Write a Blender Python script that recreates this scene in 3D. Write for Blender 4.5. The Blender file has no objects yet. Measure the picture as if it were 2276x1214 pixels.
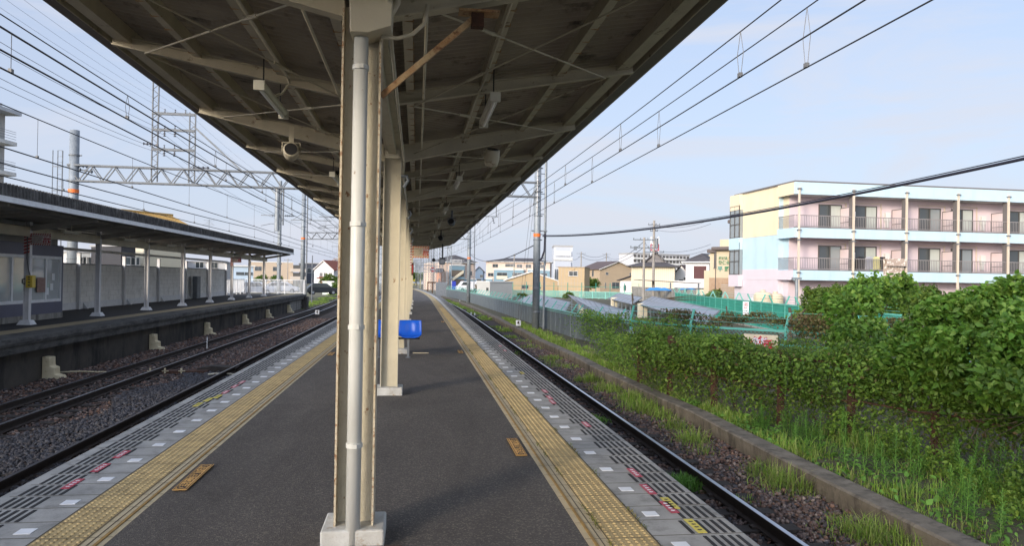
import bpy, math, random
import numpy as np
from mathutils import Vector, Matrix
random.seed(7); rng = np.random.default_rng(7)
S = bpy.context.scene; COL = S.collection
# ------------------------------------------------------------------ camera
F = 1600.0; CX, CY = 1138.0, 607.0; H = 1.66
YAW, PITCH, ROLL = math.radians(7.55), math.radians(0.47), math.radians(0.9)
CAMF = Vector((math.sin(YAW)*math.cos(PITCH), math.cos(YAW)*math.cos(PITCH), math.sin(PITCH)))
r0 = Vector((math.cos(YAW), -math.sin(YAW), 0)); u0 = r0.cross(CAMF)
CAMR = r0*math.cos(ROLL)+u0*math.sin(ROLL); CAMU = -r0*math.sin(ROLL)+u0*math.cos(ROLL)
cd = bpy.data.cameras.new('camera'); cam = bpy.data.objects.new('camera', cd); COL.objects.link(cam)
cd.sensor_width = 36; cd.lens = 36*F/2276; cd.clip_start = 0.05; cd.clip_end = 5000
m = Matrix((CAMR, CAMU, -CAMF)).transposed().to_4x4(); m.translation = Vector((0, 0, H)); cam.matrix_world = m
S.camera = cam
def ray(px, py): return CAMF + CAMR*((px-CX)/F) - CAMU*((py-CY)/F)
CO = Vector((0, 0, H))
def at(px, py, Y): d = ray(px, py); return CO + d*(Y/d.y)
def gz(px, py, z): d = ray(px, py); return CO + d*((z-H)/d.z)
def pd(px, py, d): return CO + ray(px, py)*d
# ------------------------------------------------------------------ light
SUN_EL = math.radians(15); SX, SY = -0.66, -0.75
S.view_settings.view_transform = 'Standard'; S.view_settings.look = 'None'
S.view_settings.exposure = 0.85; S.view_settings.gamma = 1
W = bpy.data.worlds.new('World'); S.world = W; W.use_nodes = True
nt = W.node_tree; nt.nodes.clear()
def N(nt, t, **k):
    n = nt.nodes.new(t)
    for a, v in k.items():
        if a in n.inputs: n.inputs[a].default_value = v
        else: setattr(n, a, v)
    return n
sky = N(nt, 'ShaderNodeTexSky', sky_type='NISHITA', sun_disc=False, sun_elevation=SUN_EL,
        sun_rotation=math.atan2(SX, SY), air_density=1.0, dust_density=1.3, ozone_density=1.6, altitude=50)
tc = N(nt, 'ShaderNodeTexCoord'); mp = N(nt, 'ShaderNodeMapping'); mp.inputs['Scale'].default_value = (1.2, 1.2, 5.5)
mp.inputs['Rotation'].default_value = (0.12, 0.2, 0.5)
nz = N(nt, 'ShaderNodeTexNoise', Scale=1.7, Detail=7.0, Roughness=0.6, Distortion=0.9)
rp = N(nt, 'ShaderNodeValToRGB'); rp.color_ramp.elements[0].position = 0.46; rp.color_ramp.elements[1].position = 0.64
sep = N(nt, 'ShaderNodeSeparateXYZ')
hz = N(nt, 'ShaderNodeMapRange'); hz.inputs[1].default_value = -0.02; hz.inputs[2].default_value = 0.55
hz.inputs[3].default_value = 0.92; hz.inputs[4].default_value = 0.46
mx = N(nt, 'ShaderNodeMix', data_type='RGBA'); mx2 = N(nt, 'ShaderNodeMix', data_type='RGBA')
mx.inputs[7].default_value = (2.30, 2.52, 3.22, 1)      # pale hazy air
mx2.inputs[7].default_value = (2.85, 2.95, 3.3, 1)      # thin cirrus
mul = N(nt, 'ShaderNodeMath', operation='MULTIPLY'); mul.inputs[1].default_value = 0.75
bg = N(nt, 'ShaderNodeBackground', Strength=0.145); out = N(nt, 'ShaderNodeOutputWorld')
L = nt.links.new
L(tc.outputs['Generated'], mp.inputs[0]); L(mp.outputs[0], nz.inputs['Vector']); L(nz.outputs['Fac'], rp.inputs[0])
L(tc.outputs['Generated'], sep.inputs[0]); L(sep.outputs['Z'], hz.inputs[0])
L(hz.outputs[0], mx.inputs[0]); L(sky.outputs[0], mx.inputs[6]); L(rp.outputs[0], mul.inputs[0]); L(mul.outputs[0], mx2.inputs[0])
# broad bright haze around the low sun
dt = N(nt, 'ShaderNodeVectorMath', operation='DOT_PRODUCT'); dt.inputs[1].default_value = (SX, SY, 0.27)
cl = N(nt, 'ShaderNodeMath', operation='MAXIMUM'); cl.inputs[1].default_value = 0.0
pw_ = N(nt, 'ShaderNodeMath', operation='POWER'); pw_.inputs[1].default_value = 2.0
ad = N(nt, 'ShaderNodeMath', operation='MULTIPLY_ADD'); ad.inputs[1].default_value = 3.0; ad.inputs[2].default_value = 1.0
sc_ = N(nt, 'ShaderNodeVectorMath', operation='SCALE')
L(tc.outputs['Generated'], dt.inputs[0]); L(dt.outputs['Value'], cl.inputs[0]); L(cl.outputs[0], pw_.inputs[0]); L(pw_.outputs[0], ad.inputs[0])
L(mx.outputs[2], mx2.inputs[6]); L(mx2.outputs[2], sc_.inputs[0]); L(ad.outputs[0], sc_.inputs['Scale']); L(sc_.outputs[0], bg.inputs[0]); L(bg.outputs[0], out.inputs[0])
sd = bpy.data.lights.new('sun', 'SUN'); sd.energy = 1.75; sd.angle = math.radians(10.0); sd.color = (1.0, 0.86, 0.68)
so = bpy.data.objects.new('sun', sd); COL.objects.link(so)
sv = Vector((SX, SY, 0)).normalized()*math.cos(SUN_EL); sv.z = math.sin(SUN_EL)
so.rotation_euler = sv.to_track_quat('Z', 'Y').to_euler(); so.location = (0, -5, 30)
# ------------------------------------------------------------------ materials
def basemat(name):
    m = bpy.data.materials.new(name); m.use_nodes = True
    return m, m.node_tree, m.node_tree.nodes['Principled BSDF']
def M(name, c1, c2=None, scale=4.0, rough=0.6, bump=0.0, bs=None, metal=0.0, st=(1, 1, 1), lo=0.35, hi=0.65, spec=0.5, dirt=None, dlo=0.58, dhi=0.7, ds=3.0, dst=(1, 1, 1)):
    m, t, p = basemat(name); p.inputs['Roughness'].default_value = rough; p.inputs['Metallic'].default_value = metal
    p.inputs['Specular IOR Level'].default_value = spec
    c1 = (*c1, 1); c2 = (*(c2 or tuple(x*0.86 for x in c1[:3])), 1)
    tcn = N(t, 'ShaderNodeTexCoord'); mpn = N(t, 'ShaderNodeMapping'); mpn.inputs['Scale'].default_value = st
    n = N(t, 'ShaderNodeTexNoise', Scale=scale, Detail=6.0, Roughness=0.6)
    r = N(t, 'ShaderNodeMapRange'); r.inputs[1].default_value = lo; r.inputs[2].default_value = hi
    x = N(t, 'ShaderNodeMix', data_type='RGBA'); x.inputs[6].default_value = c1; x.inputs[7].default_value = c2
    t.links.new(tcn.outputs['Object'], mpn.inputs[0]); t.links.new(mpn.outputs[0], n.inputs['Vector'])
    t.links.new(n.outputs[0], r.inputs[0]); t.links.new(r.outputs[0], x.inputs[0]); last = x.outputs[2]
    if dirt:
        mp2 = N(t, 'ShaderNodeMapping'); mp2.inputs['Scale'].default_value = dst
        n2 = N(t, 'ShaderNodeTexNoise', Scale=ds, Detail=8.0, Roughness=0.68)
        r2 = N(t, 'ShaderNodeMapRange'); r2.inputs[1].default_value = dlo; r2.inputs[2].default_value = dhi
        x2 = N(t, 'ShaderNodeMix', data_type='RGBA'); x2.inputs[7].default_value = (*dirt, 1)
        t.links.new(tcn.outputs['Object'], mp2.inputs[0]); t.links.new(mp2.outputs[0], n2.inputs['Vector'])
        t.links.new(n2.outputs[0], r2.inputs[0]); t.links.new(r2.outputs[0], x2.inputs[0]); t.links.new(last, x2.inputs[6]); last = x2.outputs[2]
    t.links.new(last, p.inputs['Base Color'])
    if bump:
        nb = N(t, 'ShaderNodeTexNoise', Scale=bs or scale*4, Detail=5.0); b = N(t, 'ShaderNodeBump', Strength=bump, Distance=0.02)
        t.links.new(tcn.outputs['Object'], nb.inputs['Vector']); t.links.new(nb.outputs[0], b.inputs['Height']); t.links.new(b.outputs[0], p.inputs['Normal'])
    return m
def island(name, cols, rough=0.8, trans=0.0, bump=0.0, spec=0.3, hue=0.0):
    m, t, p = basemat(name); p.inputs['Roughness'].default_value = rough; p.inputs['Specular IOR Level'].default_value = spec
    g = N(t, 'ShaderNodeNewGeometry'); r = N(t, 'ShaderNodeValToRGB'); e = r.color_ramp.elements
    while len(e) < len(cols): e.new(0.5)
    for i, c in enumerate(cols): e[i].position = i/(len(cols)-1); e[i].color = (*c, 1)
    t.links.new(g.outputs['Random Per Island'], r.inputs[0]); last = r.outputs[0]
    tcn = N(t, 'ShaderNodeTexCoord'); n = N(t, 'ShaderNodeTexNoise', Scale=1.1 if trans else 25.0, Detail=3.0)
    r2 = N(t, 'ShaderNodeMapRange'); r2.inputs[1].default_value = 0.35; r2.inputs[2].default_value = 0.65
    r2.inputs[3].default_value = 0.72; r2.inputs[4].default_value = 1.25
    x = N(t, 'ShaderNodeVectorMath', operation='SCALE')
    t.links.new(tcn.outputs['Object'], n.inputs['Vector']); t.links.new(n.outputs[0], r2.inputs[0])
    t.links.new(last, x.inputs[0]); t.links.new(r2.outputs[0], x.inputs['Scale']); last = x.outputs[0]
    t.links.new(last, p.inputs['Base Color'])
    if trans:
        tr = N(t, 'ShaderNodeBsdfTranslucent'); mxs = N(t, 'ShaderNodeMixShader'); mxs.inputs[0].default_value = trans
        o = t.nodes['Material Output']; t.links.new(last, tr.inputs[0]); t.links.new(p.outputs[0], mxs.inputs[1]); t.links.new(tr.outputs[0], mxs.inputs[2]); t.links.new(mxs.outputs[0], o.inputs[0])
    return m
def asphalt_mat():
    m, t, p = basemat('asphalt'); p.inputs['Roughness'].default_value = 0.85
    tcn = N(t, 'ShaderNodeTexCoord'); v = N(t, 'ShaderNodeTexVoronoi', Scale=110.0); n = N(t, 'ShaderNodeTexNoise', Scale=0.7, Detail=10.0, Roughness=0.72, Distortion=0.5)
    mpn = N(t, 'ShaderNodeMapping'); mpn.inputs['Scale'].default_value = (1.0, 0.35, 1)
    r = N(t, 'ShaderNodeValToRGB'); e = r.color_ramp.elements; e[0].color = (0.053, 0.046, 0.040, 1); e[1].color = (0.116, 0.102, 0.090, 1); e[0].position = 0.32; e[1].position = 0.68
    sepc = N(t, 'ShaderNodeSeparateColor'); r2 = N(t, 'ShaderNodeValToRGB'); e = r2.color_ramp.elements
    e[0].position = 0.0; e[0].color = (0.72, 0.72, 0.72, 1); e[1].position = 0.8; e[1].color = (1.1, 1.1, 1.1, 1); k = e.new(0.93); k.color = (2.0, 1.95, 1.85, 1)
    x = N(t, 'ShaderNodeMix', data_type='RGBA', blend_type='MULTIPLY'); x.inputs[0].default_value = 1
    b = N(t, 'ShaderNodeBump', Strength=0.5, Distance=0.01)
    l = t.links.new
    l(tcn.outputs['Object'], v.inputs['Vector']); l(tcn.outputs['Object'], mpn.inputs[0]); l(mpn.outputs[0], n.inputs['Vector']); l(n.outputs[0], r.inputs[0])
    l(v.outputs['Color'], sepc.inputs[0]); l(sepc.outputs[0], r2.inputs[0]); l(r.outputs[0], x.inputs[6]); l(r2.outputs[0], x.inputs[7]); l(x.outputs[2], p.inputs['Base Color'])
    l(v.outputs['Distance'], b.inputs['Height']); l(b.outputs[0], p.inputs['Normal'])
    return m
RUST = (0.16, 0.055, 0.018)
m_asph = asphalt_mat()
m_slab = M('precast concrete', (0.37, 0.365, 0.345), (0.25, 0.25, 0.24), 2.5, 0.8, 0.15, 60, dirt=(0.17, 0.165, 0.15), dlo=0.52, dhi=0.75, ds=5)
m_slot = M('dark rubber slot', (0.022, 0.022, 0.024), rough=0.9)
m_tact = M('yellow tactile tile', (0.52, 0.385, 0.18), (0.41, 0.31, 0.15), 3, 0.8, 0.1, 80, dirt=(0.25, 0.19, 0.09), dlo=0.47, dhi=0.75, ds=7)
m_beige = M('beige guide tile', (0.52, 0.43, 0.27), (0.43, 0.36, 0.235), 4, 0.8, 0.1, 70, dirt=(0.2, 0.16, 0.1), dlo=0.55, dhi=0.8, ds=7)
m_gline = M('ochre line', (0.36, 0.22, 0.06), (0.22, 0.14, 0.05), 12, 0.8)
m_joint = M('joint', (0.10, 0.085, 0.06), rough=0.95)
m_white = M('white marking', (0.75, 0.77, 0.8), rough=0.5)
m_red = M('red sticker', (0.42, 0.02, 0.05), rough=0.5); m_yel = M('yellow sticker', (0.62, 0.52, 0.05), rough=0.5)
m_org = M('orange sticker', (0.66, 0.37, 0.09), (0.52, 0.29, 0.08), 12, rough=0.6); m_ink = M('dark ink', (0.035, 0.02, 0.015), rough=0.7)
m_cream = M('cream steel paint', (0.54, 0.50, 0.385), (0.45, 0.41, 0.31), 2.5, 0.5, 0.06, 40, dirt=(0.20, 0.10, 0.035), dlo=0.62, dhi=0.7, ds=9, dst=(1, 1, 0.6))
m_creamr = M('rusting cream paint', (0.60, 0.56, 0.44), (0.52, 0.475, 0.36), 3, 0.55, 0.3, 50, dirt=(0.25,0.13,0.06), dlo=0.61, dhi=0.66, ds=22, dst=(1, 1, 0.7))
m_edge = M('rust edged paint', (0.56, 0.50, 0.38), (0.46, 0.40, 0.28), 6, 0.6, 0.3, 60, dirt=(0.24, 0.11, 0.045), dlo=0.50, dhi=0.62, ds=30)
m_pipe = M('white pipe', (0.62, 0.63, 0.60), (0.54, 0.545, 0.51), 2, 0.42, 0.03, 30, dirt=(0.25, 0.18, 0.1), dlo=0.68, dhi=0.76, ds=14)
m_raft = M('canopy steel paint', (0.52, 0.475, 0.36), (0.42, 0.38, 0.285), 2, 0.6, 0.1, 30, dirt=(0.12, 0.065, 0.03), dlo=0.6, dhi=0.7, ds=7)
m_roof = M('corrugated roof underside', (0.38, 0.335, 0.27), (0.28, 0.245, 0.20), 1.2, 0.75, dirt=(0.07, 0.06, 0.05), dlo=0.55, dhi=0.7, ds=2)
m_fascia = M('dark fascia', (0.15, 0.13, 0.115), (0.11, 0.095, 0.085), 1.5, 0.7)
m_fasw = M('pale fascia', (0.45, 0.44, 0.38), (0.36, 0.35, 0.3), 2, 0.6)
m_orust = M('orange rust', (0.44, 0.33, 0.19), (0.36, 0.19, 0.08), 9, 0.8, 0.3, 60, dirt=(0.17, 0.07, 0.03), ds=14, dlo=0.52, dhi=0.62)
m_plinth = M('white plinth', (0.6, 0.6, 0.57), (0.45, 0.44, 0.4), 5, 0.8, 0.2, 60, dirt=(0.3, 0.2, 0.1), dlo=0.56, dhi=0.7, ds=14)
m_lamp = M('lamp housing', (0.58, 0.56, 0.46), rough=0.45); m_tube = M('lamp tube', (0.8, 0.8, 0.74), rough=0.3)
m_black = M('black plastic', (0.015, 0.015, 0.017), rough=0.5); m_cable = M('black cable', (0.018, 0.018, 0.03), rough=0.6)
m_wire = M('contact wire', (0.04, 0.04, 0.045), rough=0.5, metal=0.3); m_drop = M('dropper wire', (0.13, 0.13, 0.13), rough=0.5)
m_galv = M('galvanised steel', (0.25, 0.275, 0.295), (0.19, 0.215, 0.235), 5, 0.55, 0.05, 20, metal=0.25, dirt=(0.34, 0.36, 0.36), dlo=0.6, dhi=0.75, ds=14)
m_galvd = M('dull galvanised steel', (0.17, 0.185, 0.205), (0.13, 0.145, 0.16), 5, 0.6, metal=0.2)
m_truss = M('grey truss steel', (.13,.142,.155), (.10,.11,.12), 4, .6, metal=.2)
m_band = M('orange band', (0.72, 0.16, 0.025), rough=0.6); m_ceram = M('insulator', (0.5, 0.5, 0.5), rough=0.3); m_insd = M('dark insulator', (0.12, 0.12, 0.13), rough=0.4)
m_rail = M('rail side', (0.045, 0.032, 0.026), (0.03, 0.022, 0.018), 9, 0.85); m_railtop = M('polished rail top', (0.62, 0.63, 0.68), (0.5, 0.52, 0.57), 3, 0.28, metal=0.9)
m_railold = M('dull rail top', (0.16, 0.15, 0.16), (0.09, 0.08, 0.08), 3, 0.35, metal=0.8)
m_sleep = M('sleeper', (0.045, 0.036, 0.03), (0.03, 0.024, 0.02), 6, 0.9, 0.3, 40)
m_bed = M('ballast ground', (0.060, 0.044, 0.037), (0.035, 0.027, 0.024), 22, 0.95, 1.0, 30, lo=0.4, hi=0.6)
m_stone = island('ballast stone', [(0.06, 0.043, 0.038), (0.14, 0.078, 0.056), (0.085, 0.078, 0.082), (0.20, 0.12, 0.085), (0.055, 0.055, 0.062), (0.13, 0.09, 0.075), (0.27, 0.22, 0.19)], 0.85)
m_stoneg = island('dark ballast stone', [(0.035, 0.034, 0.038), (0.07, 0.07, 0.08), (0.05, 0.042, 0.04), (0.10, 0.10, 0.11), (0.04, 0.04, 0.046)], 0.8)
m_kerb = M('weathered kerb concrete', (0.185, 0.16, 0.125), (0.11, 0.095, 0.072), 3, 0.9, 0.5, 45, dirt=(0.04, 0.033, 0.026), dlo=0.48, dhi=0.7, ds=4, dst=(1, 1.2, 0.4))
m_ground = M('rough ground', (0.10, 0.105, 0.05), (0.13, 0.11, 0.075), 0.6, 0.95, 0.5, 6)
m_dirt = M('verge earth', (0.055, 0.06, 0.028), (0.08, 0.065, 0.045), 2, 0.95, 0.6, 15)
m_conc = M('stained concrete', (0.33, 0.32, 0.29), (0.22, 0.21, 0.19), 1.5, 0.9, 0.2, 30, dirt=(0.07, 0.065, 0.06), dlo=0.5, dhi=0.68, ds=1.6, dst=(1.6, 1.6, 0.25))
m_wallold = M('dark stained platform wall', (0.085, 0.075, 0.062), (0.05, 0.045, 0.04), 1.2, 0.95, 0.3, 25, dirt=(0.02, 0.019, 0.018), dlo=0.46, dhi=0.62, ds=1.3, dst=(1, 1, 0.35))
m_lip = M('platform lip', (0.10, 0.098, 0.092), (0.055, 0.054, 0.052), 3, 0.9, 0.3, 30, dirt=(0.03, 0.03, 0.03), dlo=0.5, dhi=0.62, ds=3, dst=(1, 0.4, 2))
m_block = M('white block wall', (0.82, 0.81, 0.78), (0.74, 0.73, 0.70), 1.5, 0.85, 0.1, 20, dirt=(0.5, 0.49, 0.45), dlo=0.5, dhi=0.8, ds=2)
m_wpost = M('pale painted post', (0.64, 0.64, 0.65), (0.55, 0.55, 0.56), 2, 0.5)
m_navy = M('navy panel', (0.085, 0.092, 0.15), (0.075, 0.08, 0.13), 2, 0.5); m_alu = M('aluminium frame', (0.75, 0.77, 0.8), rough=0.4)
m_asb = M('weathered roof edge', (0.12, 0.115, 0.11), (0.05, 0.047, 0.045), 5, 0.95, 0.5, 20, dirt=(0.22, 0.21, 0.2), dlo=0.56, dhi=0.7, ds=9, dst=(1, 1, 0.2))
m_under = M('old canopy underside', (0.34, 0.325, 0.30), (0.26, 0.25, 0.23), 1.5, 0.8)
m_vwhite = M('white paint', (0.72, 0.73, 0.74), rough=0.5); m_stepc = M('cream step paint', (0.64, 0.56, 0.38), (0.54, 0.46, 0.3), 5, 0.8, 0.2, dirt=(0.2, 0.14, 0.07), ds=6)
def glass(name, c, rough=0.06):
    m, t, p = basemat(name); p.inputs['Base Color'].default_value = (*c, 1); p.inputs['Roughness'].default_value = rough; p.inputs['Specular IOR Level'].default_value = 0.9
    tcn = N(t, 'ShaderNodeTexCoord'); n = N(t, 'ShaderNodeTexNoise', Scale=0.8); b = N(t, 'ShaderNodeBump', Strength=0.02, Distance=0.05)
    t.links.new(tcn.outputs['Object'], n.inputs[0]); t.links.new(n.outputs[0], b.inputs['Height']); t.links.new(b.outputs[0], p.inputs['Normal'])
    return m
m_glass = glass('window glass', (0.05, 0.06, 0.065)); m_glassl = glass('pale window glass', (0.22, 0.25, 0.26), 0.1)
def clearglass():
    m, t, p = basemat('clear glass'); p.inputs['Base Color'].default_value = (0.9, 0.95, 0.95, 1); p.inputs['Roughness'].default_value = 0.02
    p.inputs['Alpha'].default_value = 0.35; p.inputs['Specular IOR Level'].default_value = 1.0
    return m
m_clear = clearglass()
m_blue = M('blue seat plastic', (0.012, 0.09, 0.50), (0.012, 0.08, 0.44), 2, 0.25)
m_leaf = island('vine leaf', [(0.11, 0.20, 0.03), (0.17, 0.29, 0.04), (0.06, 0.13, 0.025), (0.25, 0.36, 0.06), (0.13, 0.23, 0.035)], 0.5, 0.45)
m_leafb = island('large bright leaf', [(0.11, 0.23, 0.03), (0.18, 0.33, 0.045), (0.07, 0.16, 0.025), (0.29, 0.42, 0.08), (0.13, 0.27, 0.035)], 0.42, 0.45)
m_leafd = island('clipped tree leaf', [(0.07, 0.13, 0.018), (0.12, 0.20, 0.025), (0.04, 0.085, 0.015), (0.18, 0.25, 0.04)], 0.5, 0.4)
m_leafbr = island('brown vine leaf', [(0.15, 0.10, 0.045), (0.10, 0.11, 0.03), (0.20, 0.13, 0.06), (0.07, 0.10, 0.025), (0.12, 0.075, 0.035)], 0.7, 0.25)
m_grass = island('grass blade', [(0.19, 0.32, 0.04), (0.27, 0.40, 0.06), (0.12, 0.24, 0.03), (0.36, 0.42, 0.12), (0.20, 0.34, 0.045), (0.40, 0.36, 0.18)], 0.55, 0.4)
m_gold = island('weed leaf', [(0.11, 0.25, 0.04), (0.17, 0.34, 0.06), (0.08, 0.19, 0.03)], 0.5, 0.35)
m_moss = island('moss', [(0.14,0.12,0.03), (0.10,0.13,0.03), (0.18,0.13,0.05)], .9)
m_bark = M('bark', (0.10, 0.075, 0.05), (0.05, 0.04, 0.03), 8, 0.95, 0.5)
m_rust = M('rusted steel', (0.085, 0.038, 0.022), (0.05, 0.025, 0.016), 8, 0.9, 0.4, 50)
m_fgrey = M('grey fence panel', (0.125, 0.15, 0.165), (0.095, 0.115, 0.125), 2, 0.6, dirt=(0.09, 0.10, 0.09), ds=3)
m_fteal = M('teal fence paint', (0.12, 0.42, 0.34), (0.10, 0.36, 0.29), 3, 0.5); m_fgreen = M('green mesh', (0.03, 0.25, 0.19), (0.025, 0.2, 0.15), 3, 0.6)
m_fpale = M('pale teal paint', (0.22, 0.50, 0.43), (0.18, 0.43, 0.37), 3, 0.5); m_chain = M('chain link wire', (0.16, 0.15, 0.13), (0.1, 0.08, 0.06), 12, 0.6, metal=0.3)
m_solar = M('solar panel', (0.20, 0.21, 0.24), (0.16, 0.17, 0.20), 1, 0.3, spec=0.8); m_solf = M('panel frame', (0.25, 0.26, 0.27), rough=0.5)
C = {}
def cm(name, c, k=0.93, **kw):
    if name not in C: C[name] = M(name, c, tuple(x*k for x in c), kw.pop('scale', 1.2), kw.pop('rough', 0.8), **kw)
    return C[name]
# ------------------------------------------------------------------ mesh helpers
class MB:
    def __init__(s): s.v = []; s.f = []
    def add(s, vs, fs): n = len(s.v); s.v += [tuple(v) for v in vs]; s.f += [tuple(i+n for i in f) for f in fs]; return s
    def box(s, x0, x1, y0, y1, z0, z1):
        return s.add([(x0,y0,z0),(x1,y0,z0),(x1,y1,z0),(x0,y1,z0),(x0,y0,z1),(x1,y0,z1),(x1,y1,z1),(x0,y1,z1)],
                     [(0,3,2,1),(4,5,6,7),(0,1,5,4),(1,2,6,5),(2,3,7,6),(3,0,4,7)])
    def beam(s, a, b, w, h, up=(0,0,1)):
        a, b = Vector(a), Vector(b); d = (b-a).normalized(); up = Vector(up)
        if abs(d.dot(up)) > 0.99: up = Vector((0,1,0))
        x = d.cross(up).normalized()*w/2; y = x.cross(d).normalized()*h/2
        v = [a-x-y, a+x-y, a+x+y, a-x+y, b-x-y, b+x-y, b+x+y, b-x+y]
        return s.add(v, [(0,3,2,1),(4,5,6,7),(0,1,5,4),(1,2,6,5),(2,3,7,6),(3,0,4,7)])
    def tube(s, pts, r, n=8, cap=True):
        pts = [Vector(p) for p in pts]; rs = r if isinstance(r, (list, tuple)) else [r]*len(pts); base = len(s.v); px = None
        for i, p in enumerate(pts):
            d = (pts[min(i+1, len(pts)-1)]-pts[max(i-1, 0)]).normalized()
            if px is None: px = d.cross(Vector((0,0,1)) if abs(d.z) < 0.95 else Vector((0,1,0))).normalized()
            px = (px-d*px.dot(d)).normalized(); py = d.cross(px)
            for k in range(n):
                a = 2*math.pi*k/n; s.v.append(tuple(p+(px*math.cos(a)+py*math.sin(a))*rs[i]))
        for i in range(len(pts)-1):
            for k in range(n):
                k2 = (k+1) % n; s.f.append((base+i*n+k, base+i*n+k2, base+(i+1)*n+k2, base+(i+1)*n+k))
        if cap: s.f.append(tuple(base+k for k in range(n))[::-1]); s.f.append(tuple(base+(len(pts)-1)*n+k for k in range(n)))
        return s
    def cyl(s, x, y, z0, z1, r, r1=None, n=12): return s.tube([(x,y,z0),(x,y,z1)], [r, r1 if r1 is not None else r], n)
    def quad(s, a, b, c, d): return s.add([a,b,c,d], [(0,1,2,3)])
    def prism(s, poly, axis, a0, a1):       # poly in the other two axes
        n = len(poly)
        def mk(t):
            return [((t,p[0],p[1]) if axis == 'x' else (p[0],t,p[1]) if axis == 'y' else (p[0],p[1],t)) for p in poly]
        return s.add(mk(a0)+mk(a1), [tuple(range(n))[::-1], tuple(range(n, 2*n))]+[(i,(i+1)%n,(i+1)%n+n,i+n) for i in range(n)])
    def sweep(s, prof, ys, closed=True, off=None):
        n = len(prof); base = len(s.v)
        for y in ys:
            o = (off or xo)(y)
            for x, z in prof: s.v.append((x+o, y, z))
        for i in range(len(ys)-1):
            for k in range(n if closed else n-1):
                k2 = (k+1) % n; s.f.append((base+i*n+k, base+i*n+k2, base+(i+1)*n+k2, base+(i+1)*n+k))
        if closed: s.f.append(tuple(base+k for k in range(n))[::-1]); s.f.append(tuple(base+(len(ys)-1)*n+k for k in range(n)))
        return s
    def build(s, name, mat, parent=None, smooth=False, bevel=0):
        me = bpy.data.meshes.new(name); me.from_pydata(s.v, [], s.f); me.materials.append(mat); me.update()
        o = bpy.data.objects.new(name, me); COL.objects.link(o); o.parent = parent
        if smooth: me.shade_smooth() if not bevel else None
        if bevel:
            b = o.modifiers.new('bevel', 'BEVEL'); b.width = bevel; b.segments = 2; b.limit_method = 'ANGLE'
        return o
def npmesh(name, V, Fa, mat, parent=None, smooth=False):
    V = np.ascontiguousarray(V, dtype=np.float32); Fa = np.ascontiguousarray(Fa, dtype=np.int32); k = Fa.shape[1]
    me = bpy.data.meshes.new(name); me.vertices.add(len(V)); me.vertices.foreach_set('co', V.ravel())
    me.loops.add(Fa.size); me.loops.foreach_set('vertex_index', Fa.ravel())
    me.polygons.add(len(Fa)); me.polygons.foreach_set('loop_start', np.arange(0, Fa.size, k, dtype=np.int32))
    if smooth: me.polygons.foreach_set('use_smooth', np.ones(len(Fa), dtype=bool))
    me.update(calc_edges=True); me.materials.append(mat)
    o = bpy.data.objects.new(name, me); COL.objects.link(o); o.parent = parent; return o
def tag(o, label=None, cat=None, group=None, kind=None):
    if label: o['label'] = label
    if cat: o['category'] = cat
    if group: o['group'] = group
    if kind: o['kind'] = kind
    return o
def thing(name, label, cat, loc=(0,0,0), rz=0, group=None, kind=None):
    o = bpy.data.objects.new(name, None); o.empty_display_size = 0.2; COL.objects.link(o); o.location = loc; o.rotation_euler = (0,0,rz)
    return tag(o, label, cat, group, kind)
def copy_tree(o, parent=None):
    c = o.copy(); COL.objects.link(c); c.parent = parent
    for ch in [x for x in KIDS(o)]: copy_tree(ch, c)
    return c
def KIDS(o): return list(o.children)
ORD = ['first','second','third','fourth','fifth','sixth','seventh','eighth','ninth','tenth','eleventh','twelfth','thirteenth','fourteenth','fifteenth','sixteenth','seventeenth','eighteenth','nineteenth','twentieth']
def xo(y): return -max(0.0, y-50)**2/1650.0
def text(s, mat, parent, loc, rot, size, name='lettering', ext=0.002, align='CENTER', squash=1.0, bold=0.0):
    c = bpy.data.curves.new('t', 'FONT'); c.body = s; c.size = size; c.align_x = align; c.align_y = 'CENTER'; c.extrude = ext; c.offset = bold
    o = bpy.data.objects.new('t', c); COL.objects.link(o); bpy.context.view_layer.update()
    me = bpy.data.meshes.new_from_object(o.evaluated_get(bpy.context.evaluated_depsgraph_get())); bpy.data.objects.remove(o)
    me.materials.clear(); me.materials.append(mat); me.name = name
    r = bpy.data.objects.new(name, me); COL.objects.link(r); r.parent = parent; r.location = loc; r.rotation_euler = rot; r.scale = (squash, 1, 1); return r
R90 = math.pi/2
YS = [-15] + list(np.arange(-10, 50, 5)) + list(np.arange(50, 108, 2.0)); YS = [float(y) for y in YS]
YT = YS + [float(y) for y in np.arange(108, 260, 6)]

# ================================================================== SETTING
g = MB(); g.quad((-1500,-200,-1.45), (1500,-200,-1.45), (1500,3000,-1.45), (-1500,3000,-1.45)); tag(g.build('ground', m_ground), kind='structure')
g = MB(); g.sweep([(-9.95,-1.27), (-5.0,-1.25), (0,-1.25), (3.4,-1.25), (5.5,-1.27)], YT, closed=False)
tag(g.build('ballast_bed', m_bed), kind='structure')
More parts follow.
